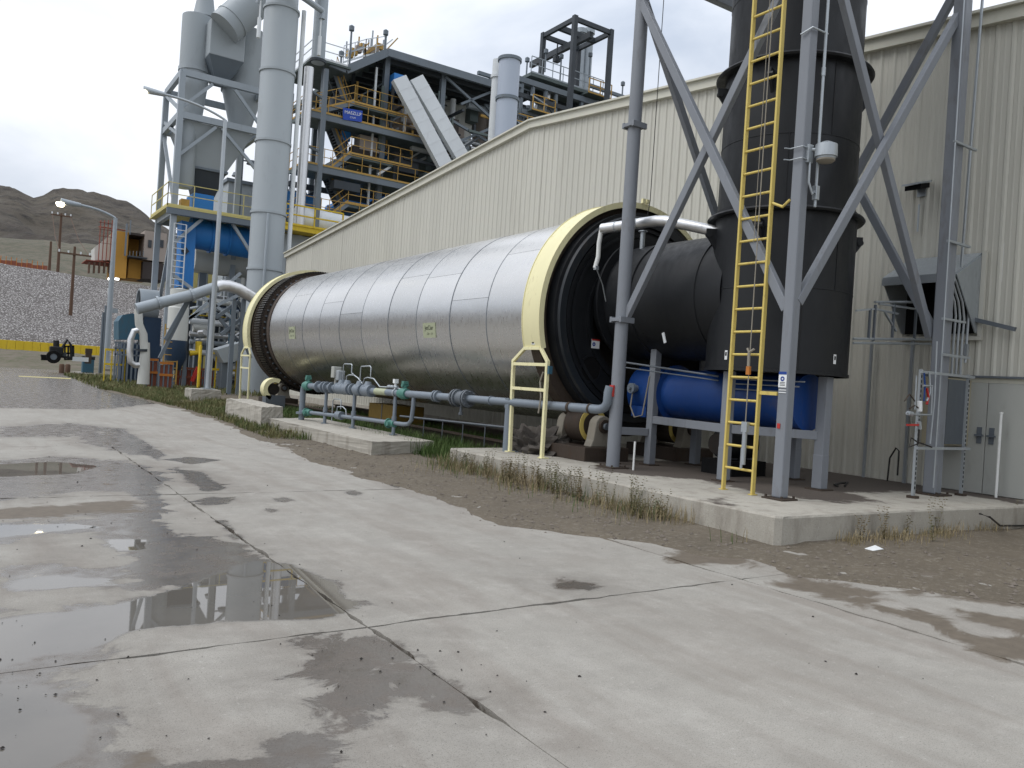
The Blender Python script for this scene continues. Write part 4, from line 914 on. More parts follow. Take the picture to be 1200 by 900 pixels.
# curved saddle plate under the duct
pts = [(10.68,2.86)]+[(SX+math.cos(t)*DR2, DZ2+math.sin(t)*DR2) for t in np.linspace(math.radians(208),math.radians(332),14)]+[(11.9,2.86),(11.9,2.2),(10.68,2.2)]
m = MB(); m.plate([(x,10.97,z) for x,z in pts],(0,.03,0)); m.build('saddle','black_matte',sf)
br = thing('blue_burner', (11.2,11.6,1.2), 'blue cylindrical burner barrel lying under the black stack', 'burner')
BZ = 1.73
m = MB(); m.lathe([(0,8.0),(.46,8.0),(.46,10.9)], (SX+.02,0,BZ), 'Y', 40); m.build('barrel','blue',br,True)
m = MB(); m.lathe([(.46,10.9),(.55,10.92),(.55,11.0),(.53,11.02),(.53,11.75),(0,11.75)], (SX+.02,0,BZ), 'Y', 40); m.build('head','blue',br,True)
m = MB(); m.mm(SX-.5,SX-.2,11.2,11.6,1.25,1.45); m.build('pilot_box','blue',br)
m = MB(); q = ox(742,455,10.62); m.tube((10.62,q.y,q.z),(10.95,q.y,q.z),.07,n=14); m.tube((10.55,q.y,q.z),(10.62,q.y,q.z),.10,n=14); m.tube((10.50,q.y,q.z),(10.55,q.y,q.z),.03,n=8); m.build('valve','pipe_grey',br,True)
m = MB(); m.pipe([(10.6,q.y-.02,q.z),(10.58,q.y,q.z-.35),(10.56,q.y-.15,q.z-.55),(10.57,q.y-.35,q.z-.5),(10.6,q.y-.45,q.z+.25)],.014,7); m.build('gas_hose','rope',br,True)
for k, zz in enumerate((2.05,1.97,1.88)):
    m = MB(); m.pipe([(10.72,7.75+.1*k,zz),(10.74,9.2,zz)],.012,6); m.build('tube_line','galv',br)
# two thin rails passing behind column A
m = MB(); m.pipe([oy(728,424,11.3),oy(842,441,9.3)],.018,8); m.pipe([oy(728,430,11.3),oy(842,446,9.3)],.012,8); tag(m.build('instrument_tubes','steel_dark'), 'pair of thin metal tubes running along below the black duct', 'tubes')
# small white stub
q = oz(742,551,.36); m = MB(); m.tube((q.x,q.y,.36),(q.x,q.y,.86),.018,n=10); tag(m.build('marker_stub','white_paint'), 'short white plastic stub standing at the foot of the left tower column', 'stub')
# motor under the stack
mo = thing('small_motor', (11.4,9.6,.36), 'small dark electric motor on the pad under the blue burner', 'motor'); m = MB(); m.mm(11.0,11.9,9.3,10.0,.36,.62); m.build('base','black_matte',mo); m = MB(); m.tube((11.1,9.65,.9),(11.8,9.65,.9),.26,n=24); m.build('body','black_steel',mo,True); m = MB(); m.tube((10.95,9.65,.9),(11.1,9.65,.9),.18,n=20); m.build('fan_cover','grease',mo,True)
# ================================================================== CONTROL CABINET AND CONDUITS AT THE RIGHT COLUMN
cy0 = TC.y-.18
cab = thing('control_cabinet', (13.4,cy0,.36), 'tall beige electrical cabinet on slotted struts by the right column', 'cabinet')
cbx0, cbx1 = oy(1107,490,TC.y+.12).x, oy(1147,490,TC.y+.12).x
m = MB(); m.mm(cbx0,cbx1,TC.y+.12,TC.y+.5,1.16,2.30); bx_ = m.build('enclosure','cabinet_beige',cab,bevel=.008)
m = MB(); m.mm(cbx0+.03,cbx0+(cbx1-cbx0)*.62,TC.y+.105,TC.y+.118,1.18,2.28); m.build('cabinet_door','steel_dark',bx_,bevel=.003)
m = MB(); m.tube((cbx1-.1,TC.y+.1,2.2),(cbx1-.1,TC.y-.04,2.2),.07,n=16); m.build('sounder','rust_steel',bx_,True)
sx0, sx1 = oy(1075,520,cy0-.05).x, oy(1131,520,cy0-.05).x
for xx in (sx0,sx1):
    m = MB(); yy = cy0-.05; m.mm(xx-.027,xx+.027,yy-.002,yy+.0,.40,2.36); m.mm(xx-.021,xx-.018,yy,yy+.04,.40,2.36); m.mm(xx+.018,xx+.021,yy,yy+.04,.40,2.36); st_ = m.build('strut','galv',cab)
    m = MB(); zz = .5
    while zz < 2.3: m.mm(xx-.012,xx+.012,yy-.005,yy-.0025,zz,zz+.045); zz += .075
    m.build('strut_slots','black_matte',st_)['kind'] = 'stuff'; m = MB(); m.mm(xx-.06,xx+.06,yy-.05,yy+.09,.361,.40); m.build('strut_foot','rust_steel',cab)
for zz in (1.12,2.30):
    m = MB(); m.mm(sx0-.05,sx1+.1,cy0-.094,cy0-.054,zz,zz+.04); m.build('cross_strut','galv',cab)
m = MB(); m.mm(12.85,13.7,TC.y-.19,TC.y-.15,2.62,2.66); m.build('cross_strut','galv',cab)
cds = thing('conduit_bank', (13.3,6.7,2.3), 'bank of thin steel conduits rising along the right tower column', 'conduit')
def cp(px, py): return oy(px,py,TC.y+.13)
for k in range(4):
    m = MB(); m.pipe([cp(1110+5*k,441),cp(1112.5+5*k,400),cp(1115+5*k,368+2*k),cp(1114+4.6*k,354),cp(1109+4*k,338-2*k),cp(1104+3*k,322-3*k),cp(1103+2*k,300)],.02,8); m.build('conduit_run','galv',cds,True)
m = MB(); q_ = cp(1126,318); m.pipe([cp(1131,425),cp(1133,395),cp(1136,352),cp(1134,342),cp(1127,326),cp(1126,318),V((q_.x+.25,q_.y,13))],.024,10); m.build('riser','galv',cds,True)
m = MB(); m.pipe([(12.86,TC.y-.16,.5),(12.86,TC.y-.16,2.9),(12.9,TC.y-.12,13)],.012,7); m.build('thin_riser','galv',cds,True)
for zz in (3.2,4.45,6.05):
    m = MB(); m.mm(12.86,13.55,TC.y-.16,TC.y-.115,zz,zz+.035); m.build('conduit_clamp','galv',cds)
m = MB(); m.box(cp(1132,410),.07,.06,.2); m.build('conduit_body','galv',cds)
m = MB(); m.bar(ox(1140,374,WX-.15),ox(1190,386,WX-.15),.06,.07); m.build('bracket_arm','steel_dark',cds)
# pipe rack between stack and wall
rk = thing('pipe_rack', (12.2,8.6,2.3), 'light strut rack carrying small pipes between the stack and the right column', 'pipe rack')
ry = 7.55
def rp(px, py): return oy(px,py,ry)
for pl in ([(1000,397),(1095,398)],[(1000,402),(1090,403),(1092,404)],[(1025,354),(1075,354)]):
    m = MB(); m.pipe([rp(*p) for p in pl],.02,8); m.build('rack_pipe','galv',rk,True)
for px, ya, yb in ((1020,362,397),(1026,357,400),(1048,356,396),(1074,358,398)):
    m = MB(); p = rp(px,ya); q = rp(px,yb); m.bar(p,(p.x,p.y,q.z),.035); m.build('rack_post','steel_dark',rk)
for a, b in (((1003,364),(1024,362)),((1026,362),(1052,368)),((1030,356),(1072,362)),((1037,366),(1050,388))):
    m = MB(); m.bar(rp(*a),rp(*b),.03); m.build('rack_arm','galv',rk)
p = ox(1022,400,WX-.12); q = ox(1013,553,WX-.12); m = MB(); m.bar((WX-.12,p.y,p.z),(WX-.12,p.y,.36),.045); m.build('rack_leg','galv',rk)
p = ox(1070,400,WX-.12); m = MB(); m.bar((WX-.12,p.y,p.z),(WX-.12,p.y,.36),.05); m.build('rack_leg','galv',rk)
# water valves near the column
wv = thing('water_valves', (12.5,6.6,1.2), 'small brass and red-handled water valves on the slotted strut', 'valves')
vy = cy0-.1
def vp(px, py): return oy(px,py,vy)
m = MB(); m.pipe([vp(1082,452),vp(1092,452),vp(1091,486),vp(1075,486)],.018,8); m.pipe([vp(1075,486),vp(1062,484)],.014,8); m.build('pipework','galv',wv,True)
m = MB(); m.tube(vp(1064,484),vp(1069,485),.035,n=10); m.build('valve_body','galv',wv); m = MB(); m.tube(vp(1077,494),vp(1078,503),.03,n=10); m.build('valve_body','galv',wv)
m = MB(); m.bar(vp(1063,498),vp(1076,498),.03); m.build('red_lever','red',wv); m = MB(); m.pipe([vp(1066,479),vp(1072,475),vp(1076,478)],.012,6); m.build('lever','rust_steel',wv)
m = MB(); m.pipe([vp(1077,503),vp(1076,520),vp(1065,524),vp(1068,513),vp(1075,518),vp(1092,524)],.012,6); m.build('tubing','cable',wv)
for pts_, r__, mt_ in (([(1083,437),(1084,452),(1083,470)],.014,'blue'),([(1089,436),(1090,460),(1086,470)],.016,'galv'),([(1074,440),(1073,462),(1072,480)],.012,'galv'),([(1098,400),(1095,470),(1090,520)],.012,'galv'),([(1060,470),(1066,462),(1072,470)],.01,'rust_steel'),([(1086,455),(1088,465),(1086,474)],.02,'red')):
    m = MB(); m.pipe([vp(*p_) for p_ in pts_],r__,7); m.build('riser_pipe',mt_,wv,True)
m = MB(); m.tube(vp(1078,470),vp(1078,482),.035,n=10); m.build('filter_bowl','sign_white',wv,True)
# cable ends by the wall, rubbish on the pad
m = MB(); q = ox(1040,560,WX-.3); m.pipe([(q.x,q.y,.37),(q.x,q.y-.02,.8),(q.x-.02,q.y-.14,1.0),(q.x-.02,q.y-.2,.95),(q.x-.02,q.y-.2,.5)],.015,6); tag(m.build('loose_cable','cable'), 'black cable loop standing up by the foot of the beige wall', 'cable')
m = MB(); q = oz(986,571,.36); m.pipe([q+V((-.1,0,.02)),q+V((-.05,.1,.03)),q+V((.07,.06,.06)),q+V((.1,-.04,.08)),q+V((.0,-.06,.03))],.018,7); tag(m.build('hose_scrap','cable'), 'curled scrap of black hose lying on the pad under the stack', 'hose')
q = oz(1024,646,0.02); m = MB(); m.plate([q+V((-.1,-.05,.02)),q+V((.1,-.06,.03)),q+V((.12,.06,.05)),q+V((-.08,.07,.02))],(0,0,.004)); tag(m.build('paper_scrap','sign_white'), 'white paper scrap lying on the dirt by the pad corner', 'litter')
m = MB(); m.pipe([oz(1148,602,.38),oz(1160,606,.37),oz(1172,616,.1),oz(1200,616,.06)],.014,6); tag(m.build('ground_cable','cable'), 'black cable trailing over the right edge of the concrete pad', 'cable')
# ================================================================== GAS TRAIN
gt = thing('gas_train', (7.8,19,.31), 'grey gas pipe train with valves and green end fittings on the plinth', 'pipework')
G0, G1 = V((7.85,22.1,1.28)), V((9.31,10.72,1.37))
def gp(px, dz=0):
    best = min((abs(((G0.lerp(G1,t)-CAM).dot(RT)/(G0.lerp(G1,t)-CAM).dot(FW))-0)*0+abs(project(G0.lerp(G1,t))[0]-px), t) for t in [i/600 for i in range(601)])
    p = G0.lerp(G1,best[1]); p.z += dz; return p
def project(p):
    v = V(p)-CAM; zc = v.dot(FW); xr = v.dot(RT)/zc*F; yr = -v.z/zc*F
    return CX+xr*math.cos(ROLL)-yr*math.sin(ROLL), CY+xr*math.sin(ROLL)+yr*math.cos(ROLL)
gd = (G1-G0).normalized()
m = MB(); m.pipe([(G0.x,G0.y,.31),(G0.x,G0.y,1.1),G0+V((0,0,-.06))+gd*.02,G0+gd*.14,G0.lerp(G1,.4),G0.lerp(G1,.7),G1-gd*.35,G1-gd*.2,G1-gd*.12+V((0,0,.015)),G1-gd*.05+V((0,0,.05)),G1+V((.0,.0,.13)),G1+V((.005,0,.3)),G1+V((.02,-.02,.42))],.082,16); m.build('main_pipe','pipe_grey',gt,True)
def fl(c, r, w, mat='pipe_grey', nm='flange', ax=None, par=None): d = ax or gd; m = MB(); m.tube(c-d*w/2,c+d*w/2,r,n=20); return m.build(nm,mat,par or gt,True)
fl(V((G0.x,G0.y,.5)),.16,.06,ax=V((0,0,1)))
low = -.74
l0, l1 = gp(362,low), gp(483,low)
m = MB(); a, b = gp(362,0), gp(483,0); m.pipe([V((G0.x,G0.y,G0.z+low)),gp(362,low),gp(420,low+.02),gp(475,low+.02),gp(481,low+.04),gp(484,low+.14),gp(485,-.25),gp(485,-.07)],.05,14); m.build('bypass_pipe','pipe_grey',gt,True)
for px in (383,416,464):
    p = gp(px); m = MB(); m.tube((p.x,p.y,.31),(p.x,p.y,p.z-.08),.045,n=12); sp_ = m.build('stand','pipe_grey',gt,True); m = MB(); m.tube((p.x,p.y,.31),(p.x,p.y,.33),.10,n=12); m.tube((p.x,p.y,.62),(p.x,p.y,.75),.062,n=12); m.build('stand_collar','pipe_grey',sp_,True)
    m = MB(); m.lathe([(.085,-.03),(.10,-.03),(.10,.03),(.085,.03)],p,'Y',16,close=True); m.build('saddle_clamp','galv',gt)
p = gp(597); m = MB(); m.mm(9.0,9.2,13.2,13.4,.36,.38); m.tube((p.x,p.y,.3),(p.x,p.y,p.z-.07),.085,n=16); m.build('stand','pipe_grey',gt,True)
m = MB(); m.box(p+V((0,0,-.02)),.14,.14,.2); m.build('saddle_clamp','pipe_grey',gt)
for px, col in ((361,'teal_valve'),(474,'teal_valve')):
    c = gp(px); m = MB(); m.tube(c-gd*.2,c-gd*.05,.1,.14,n=18); m.tube(c-gd*.05,c+gd*.12,.14,.12,n=18); vb = m.build('tee_valve',col,gt,True)
    m = MB(); m.tube(c+V((0,0,.08)),c+V((0,0,.24)),.05,n=12); m.box(c+V((0,0,.26)),.12,.12,.07); m.tube(c+V((-.08,0,.2)),c+V((.08,0,.2)),.05,n=10); m.build('valve_head',col,vb)
for px, col in ((364,'teal_valve'),(462,'teal_valve')):
    c = gp(px,low); m = MB(); m.tube(c-gd*.12,c+gd*.12,.085,n=16); m.tube(c-gd*.16,c-gd*.12,.12,n=16); m.tube(c+V((0,0,0)),c+V((-.14,0,0)),.06,n=10); m.build('bypass_valve',col,gt,True)
for px in (374,380,384,390,396,404,410,414,423,428,435,510,513.5):
    fl(gp(px), .155 if px < 500 else .13, .045)
for px in (400,407,421,431): 
    c = gp(px); m = MB(); m.tube(c-gd*.14,c+gd*.14,.15,n=20); m.build('regulator_body','pipe_grey',gt,True); m = MB(); m.tube(c+V((0,0,.1)),c+V((0,0,.23)),.12,.07,n=16); m.build('regulator_bonnet','pipe_grey',gt,True)
c = gp(400,low+.03); m = MB(); m.tube(c-gd*.12,c+gd*.12,.11,n=16); m.build('regulator_body','pipe_grey',gt,True)
for px in (534,537,546,549): fl(gp(px),.19,.045,'steel_dark')
for px in (536,548):
    c = gp(px); m = MB()
    for i in range(8):
        t = i*math.pi/4; m.tube(c-gd*.09+V((math.cos(t)*.15,0,math.sin(t)*.15)),c+gd*.09+V((math.cos(t)*.15,0,math.sin(t)*.15)),.018,n=6)
    m.build('flange_bolts','steel_dark',gt)
c = gp(541); m = MB(); m.tube(c-gd*.17,c+gd*.17,.15,n=20); m.tube(c,c+V((0,0,-.32)),.03,n=8); m.tube(c+V((0,0,-.30)),c+V((0,0,-.36)),.05,n=8); m.build('butterfly_valve','steel_dark',gt,True)
fl(gp(576),.1,.03); fl(gp(668),.095,.06,'rust_steel','paint_band'); fl(gp(692),.095,.04,'rust_steel','paint_band')
# instruments: switch boxes and impulse tubing
c = gp(393,.42); m = MB(); m.box(c,.22,.2,.3); m.tube(c+V((0,0,-.35)),c+V((0,0,-.15)),.04,n=8); m.build('switch_box','door_grey',gt,bevel=.02); c = gp(398,.34); m = MB(); m.box(c,.2,.18,.26); m.build('switch_box','galv',gt,bevel=.02)
def imp(pts): m = MB(); m.pipe([gp(px,dz) for px,dz in pts],.016,6); m.build('impulse_tube','galv',gt,True)
imp([(401,.02),(401,.62),(402,.65),(410,.65),(411,.62),(411,.42),(413,.4)]); imp([(405,.15),(405,.33),(408,.37),(414,.37),(419,.30),(424,.17)]); imp([(421,.15),(421,.58),(422,.6),(432,.62),(433,.58),(433,.35)]); imp([(425,.15),(426,.30),(430,.33),(437,.31),(445,.12),(462,.13),(470,.1)])
imp([(391,low-.15),(391,low+.4),(393,low+.45),(400,low+.45),(401,low+.4),(401,low+.2)]); imp([(396,low+.1),(397,low+.25),(403,low+.27),(407,low+.2),(408,low-.0)])
m = MB()
for px in (456,460,464): c = gp(px,.14); m.tube(c-gd*.06,c+gd*.06,.04,n=8)
m.build('tube_fitting','galv',gt); m = MB(); c = gp(463,.28); m.tube(c,c+V((0,0,-.2)),.03,n=8); m.box(c,.1,.1,.1); m.build('gauge','sign_white',gt)
m = MB(); p = gp(447); m.tube(p-gd*.25,p+gd*.25,.0845,n=16); m.build('pipe_label','sign_plate',gt,True)
# dark rail far behind under the drum
m = MB(); m.pipe([(9.9,14.5,.75),(9.9,20,.62)],.03,6)
for y_ in (14.6,15.6,16.6,17.6,18.6): m.tube((9.9,y_,.0),(9.9,y_,.72),.015,n=6)
tag(m.build('low_rail','steel_dark'), 'low dark handrail running through the grass under the drum', 'railing')
m = MB(); m.mm(10.6,12.0,14.6,29.5,-.05,.12); tag(m.build('drum_footing','concrete_block'), 'pale concrete strip footing in the grass beneath the drum', 'footing')
# ================================================================== TALL LAMP POST BY THE ROAD
def lamp_post(foot, top, tip, r0, label, mat='galv', lm_='lamp_lit', s=1.0):
    foot = V(foot); top = V(top); tip = V(tip)
    lp = thing('lamp_post', foot, label, 'lamp post', 'street lamp posts')
    m = MB(); m.tube(foot, (foot.x,foot.y,top.z), r0, r0*.62, n=12); m.build('pole',mat,lp,True)
    t0 = V((foot.x,foot.y,top.z)); mid = t0.lerp(tip,.42); mid.z = t0.z+(tip.z-t0.z)*.95
    pts = [(t0*(1-t)**2+mid*2*t*(1-t)+tip*t*t) for t in [i/10 for i in range(11)]]
    m = MB(); m.pipe(pts, r0*.42, 8); m.build('arm',mat,lp,True)
    d = (tip-pts[-2]).normalized(); m = MB(); m.tube(tip-d*.1*s, tip+d*.75*s, .1*s, .16*s, n=12); hd = m.build('lamp_head',mat,lp,True)
    m = MB(); c = tip+d*.45*s+V((0,0,-.12*s)); bm_ = c; m.lathe([(0,-.14*s),(.12*s,-.12*s),(.19*s,-.02*s),(.19*s,.05*s),(0,.05*s)], c+d*.3*s, 'Z', 16); m.build('lamp_lens',lm_,hd,True)
    m = MB(); m.mm(foot.x-r0*2,foot.x+r0*2,foot.y-r0*2,foot.y+r0*2,foot.z-.02,foot.z+.05); m.build('base_plate',mat,lp)
    return lp
lf = V((8.95,37.6,.55)); Lt = oy(261,140,37.6); Lp = oy(190,110,37.9)
lamp_post(lf,(lf.x,lf.y,Lt.z),Lp,.13,'tall galvanised lamp post with lit head and curved arm by the road')
# second lamp, distant
Y2 = 96; f2 = oy(124,432,Y2); t2_ = oy(137,256,Y2); lamp_post((f2.x,Y2,1.0),(f2.x,Y2,t2_.z),oy(92,240,Y2),.32,'distant lit lamp post with curved arm in front of the rock embankment','galv_far','lamp_lit',2.2)
# ================================================================== DUST COLLECTOR TOWER (background left)
YF = 56.0
def P(px, py, y=None): return oy(px,py,YF if y is None else y)
dc = thing('cyclone_tower', (P(193,445).x,YF,0), 'grey twin cyclone dust collector in a tall steel frame left of the stack', 'dust collector')
XL = P(211,133).x; XR = P(306,152).x; zA, zB_, zC = P(213,84).z, P(211,134).z, P(201,247).z
YB = YF+5.2
def beam(p, q, w, nm='beam', mat='galv_far', par=None, h=None):
    m = MB(); m.bar(p,q,w,h); return m.build(nm,mat,par or dc)
for x in (XL,XR):
    for y_ in (YF,YB): beam((x,y_,0),(x,y_,zA),.36,'column')
for z_ in (zA,zB_,zC):
    for y_ in (YF,YB): beam((XL,y_,z_),(XR,y_,z_),.3,h=.42)
    for x in (XL,XR): beam((x,YF,z_-.003),(x,YB,z_-.003),.28,h=.4)
for a, b in (((XL,zB_+.4),(XL+1.9,zA-.3)),((XR,zB_+.4),(XR-1.9,zA-.3)),((XL,zC+3.6),(XL+2.3,zB_-.3)),((XR,zC+3.6),(XR-2.6,zB_-.3)),((XL,zC-2.2),(XL+1.8,zC-.2)),((XR,zC-2.2),(XR-1.5,zC-.2)),((XL,3),(XL+4.5,8)),((XL,zC-4),(XR-.5,4.5)),((XR,zC-4.5),(XL,3.8))):
    beam((a[0],YF+.02,a[1]),(b[0],YF+.02,b[1]),.2,'brace')
for a, b in (((YF,zB_+.3),(YB,zA-.2)),((YF,zC+.4),(YB,zB_-.3)),((YB,2),(YF,zC-1)),((YF,zC+5),(YB,zC+7))):
    beam((XL,a[0],a[1]),(XL,b[0],b[1]),.2,'brace')
def frus(r0, z0, r1, z1):
    a = [(r0[0],r0[2],z0),(r0[1],r0[2],z0),(r0[1],r0[3],z0),(r0[0],r0[3],z0)]; b = [(r1[0],r1[2],z1),(r1[1],r1[2],z1),(r1[1],r1[3],z1),(r1[0],r1[3],z1)]
    m = MB(); m.add(a+b,[(0,1,2,3),(7,6,5,4)]+[(i,(i+1)%4,4+(i+1)%4,4+i) for i in range(4)]); return m
def cyc(px, w, ytop, ymid, ybot, y_, rb):
    cx = P(px,ymid,y_).x; r = w/2*((V((cx,y_,0))).dot(FW))/F; zt_, zm, zb_ = P(px,ytop,y_).z, P(px,ymid,y_).z, P(px,ybot,y_).z
    m = MB(); m.lathe([(0,zt_+.05),(r*.45,zt_+.05),(r,zt_-.1),(r,zm),(rb,zb_),(0,zb_)],(cx,y_,0),'Z',36); c = m.build('cyclone','vessel_grey',dc,True)
    m = MB(); m.lathe([(r+.06,zm-.12),(r+.06,zm+.12),(r-.02,zm+.12),(r-.02,zm-.12)],(cx,y_,0),'Z',36,close=True); m.build('ring','vessel_grey',c,True)
    return cx, r, zt_
c1 = cyc(228,34,18,84,158,YF+2.4,.55); c2 = cyc(284,46,36,108,160,YF+2.6,.6)
m = MB(); m.lathe([(c1[1]*.75,c1[2]),(c1[1]*.5,c1[2]+1.6),(c1[1]*.5,c1[2]+4)],(c1[0]+.4,YF+2.4,0),'Z',28); m.build('outlet_hood','vessel_grey',dc,True)
a, b = P(326,-22,YF-.2), P(263,33,YF-.2); d_ = (b-a).normalized(); m = MB(); m.tube(a-d_*4,b,1.12,n=36); il = m.build('inlet_duct','vessel_grey',dc,True)
for t_ in (.40,.86):
    c = a.lerp(b,t_); m = MB(); m.tube(c-d_*.04,c+d_*.04,1.16,n=36); m.build('duct_flange','vessel_grey',il,True)
q0, q1 = P(248,20,YF+.2), P(287,58,YF+.2); bt_ = q0.z-2.4
m = MB(); m.mm(q0.x,q1.x,YF+.2,YF+3.2,bt_,q0.z); m.build('inlet_box','vessel_grey',dc,bevel=.05)
frus((q0.x,q1.x,YF+.2,YF+3.2),bt_-.003,(q0.x+.7,q1.x-.7,YF+1.2,YF+2.6),bt_-1.3).build('inlet_taper','frame_far',dc)
# hopper
tp = [P(213,140),P(300,160)]; x0, x1 = tp[0].x+.2, tp[1].x-.1; zt_ = zB_-.2; zm = P(232,192).z; zl = P(236,228).z; xa, xb_ = P(231,192).x, P(270,196).x; ya, yb = YF+1.0, YF+3.6
frus((x0,x1,YF+.2,YB-.3),zt_,(xa,xb_,ya,yb),zm).build('hopper','vessel_grey',dc)
frus((xa-.1,xb_+.1,ya-.1,yb+.1),zm-.1,(xa-.1,xb_+.1,ya-.1,yb+.1),zm+.05).build('hopper_flange','frame_far',dc)
frus((xa,xb_,ya,yb),zm-.1,(P(236,230).x,P(256,232).x,ya+.6,yb-.6),zl).build('hopper_cone','frame_dark',dc)
cx = P(214,170).x+.35; m = MB(); m.lathe([(0,P(214,140).z),(.68,P(214,140).z),(.68,P(214,212).z),(.5,P(214,217).z),(0,P(214,217).z)],(cx,YF+.9,0),'Z',28); m.build('side_drop_pipe','vessel_grey',dc,True)
m = MB(); m.mm(P(230,230).x,P(254,235).x,YF+.8,YF+3,P(240,248).z,P(240,225).z); m.build('drive_housing','blue_far',dc)
m = MB(); m.mm(P(214,235).x,P(224,235).x,YF+.4,YF+1.2,P(218,247).z+.2,P(218,232).z); m.build('motor_box','yellow_far',dc)
# platform deck and yellow railing
zp = zC+.25; m = MB(); m.mm(XL-.5,XR+2.2,YF-.5,YB+.5,zp-.1,zp); m.build('platform_deck','yellow_pale_far',dc); m = MB(); m.mm(XL-.5,XR+2.2,YF-.48,YF-.25,zp-.5,zp-.105); m.build('platform_beam','frame_far',dc)
def railing(pts, h, par, mat='yellow_far', step=1.5, r=.045, nm='railing'):
    m = MB()
    for a, b in zip(pts[:-1], pts[1:]):
        a = V(a); b = V(b); n = max(1,int((b-a).length/step))
        for i in range(n+1): p = a.lerp(b,i/n); m.bar(p,p+V((0,0,h)),r*1.6)
        for k in (1,.52): m.bar(a+V((0,0,h*k)),b+V((0,0,h*k)),r*1.6)
        m.bar(a+V((0,0,.06)),b+V((0,0,.06)),r*.8,.14)
    return m.build(nm,mat,par)
railing([(XL-.5,YB,zp),(XL-.5,YF-.5,zp),(XR+2.2,YF-.5,zp)],1.5,dc,'yellow_pale_far',1.5,.03)
m = MB(); x = P(204,380).x
for k in range(46): z_ = .5+k*.34; 
def far_ladder(px, py0, py1, y_, w, mat, par):
    p0, p1 = P(px,py0,y_), P(px,py1,y_); m = MB(); zlo, zhi = min(p0.z,p1.z), max(p0.z,p1.z); x = (p0.x+p1.x)/2
    for s in (-1,1): m.bar((x+s*w/2,y_,zlo),(x+s*w/2,y_,zhi),.07)
    z_ = zlo+.2
    while z_ < zhi: m.bar((x-w/2,y_,z_),(x+w/2,y_,z_),.05); z_ += .40
    return m.build('ladder',mat,par)
far_ladder(209,262,338,YF-.2,.75,'white_far',dc); far_ladder(200,380,450,YF-3,.8,'yellow_far',dc)
# blue ducts
bd = thing('blue_duct', (P(218,338).x,YF,3), 'bright blue sheet metal duct turning under the cyclone platform', 'duct')
m = MB(); m.plate([P(213,258,YF+.6),P(230,262,YF+.6),P(229,285,YF+.6),P(226,338,YF+.6),P(209,336,YF+.6),P(212,300,YF+.6)],(0,1.4,0)); m.build('drop_leg','blue_far',bd)
a, b = P(222,272,YF+1.8), P(300,290,YF+1.8); b.z = a.z-.2; m = MB(); m.tube(a,b,1.05,n=28); hb = m.build('horizontal_run','blue_far',bd,True)
for t_ in (.3,.55,.97):
    c = a.lerp(b,t_); m = MB(); m.tube(c-V((.06,0,0)),c+V((.06,0,0)),1.16,n=28); m.build('duct_flange','blue_far',hb,True)
c = P(217,294,YF+.55); m = MB(); m.plate([c+V((-.25,0,0)),c+V((0,0,-.3)),c+V((.25,0,0)),c+V((0,0,.3))],(0,-.05,0)); m.build('access_plate','frame_dark',bd)
# grey horizontal tank behind
tk = thing('horizontal_tank', (P(262,318).x,YF+6,5), 'grey horizontal cylindrical tank beneath the blue duct', 'tank')
a, b = P(226,303,YF+6), P(305,318,YF+6); b.z = a.z; m = MB(); m.tube(a,b,1.0,n=28); m.build('shell','vessel_light',tk,True)
for t_ in (.15,.85):
    c = a.lerp(b,t_); m = MB(); m.bar((c.x,c.y,0),(c.x,c.y,c.z-.9),.5); m.build('leg','frame_far',tk)
# white bin with dark blue cone
bn = thing('white_bin', (P(207,420).x,YF-2.5,0), 'white cylindrical bin with dark blue cone bottom under the cyclone tower', 'bin')
yb_ = YF-2.5; cx = P(209,370,yb_).x; r = 11.5*(V((cx,yb_,0)).dot(FW))/F
m = MB(); m.lathe([(0,P(208,337,yb_).z),(r*.92,P(208,339,yb_).z),(r*.92,P(208,360,yb_).z),(r,P(208,361,yb_).z),(r,P(208,399,yb_).z)],(cx,yb_,0),'Z',32); m.build('drum_body','vessel_light',bn,True)
m = MB(); m.lathe([(r+.02,P(208,399,yb_).z),(r+.02,P(208,418,yb_).z),(r*.5,P(208,434,yb_).z),(0,P(208,434,yb_).z)],(cx,yb_,0),'Z',32); m.build('cone','navy_far',bn,True)
m = MB()
for s in (-1,1): m.bar((cx+s*r*.9,yb_,0),(cx+s*r*.9,yb_,P(208,410,yb_).z),.2)
m.build('legs','frame_far',bn)
# fan and teal blower left of the tower
fn = thing('blower_fan', (P(155,420).x,YF+3,0), 'teal blower fan casing at the left foot of the cyclone tower', 'fan')
yb_ = YF+3; c = P(150,382,yb_); m = MB(); m.plate([P(139,398,yb_),P(139,376,yb_),P(144,369,yb_),P(156,367,yb_),P(164,372,yb_),P(164,398,yb_)],(0,2.2,0)); m.build('casing','teal',fn); m = MB(); m.mm(c.x-.4,c.x+2.6,yb_-1,yb_+1.2,.3,c.z-1.2); m.build('plenum','navy_far',fn)
for k in range(7):
    p0 = P(136+k*5,402-(k%2)*2,yb_-1.4); m = MB(); m.bar((p0.x,p0.y,0),(p0.x,p0.y,p0.z),.1); m.build('rail_post','frame_far',fn)
for py_ in (401,408,415):
    m = MB(); m.bar(P(134,py_,yb_-1.4),P(170,py_+2.3,yb_-1.4),.1); m.build('guard_rail','frame_far',fn)
m = MB(); c2_ = P(158,355,yb_); m.lathe([(.9,-.8),(1.0,-.8),(1.0,.4),(0.9,.4)],c2_+V((1.0,0,.0)),'X',28,close=True); m.build('inlet_cone','galv_far',fn,True); m = MB(); m.lathe([(0,-.6),(.9,-.6)],c2_+V((1.0,0,0)),'X',28); m.build('inlet_mouth','black_matte',fn)
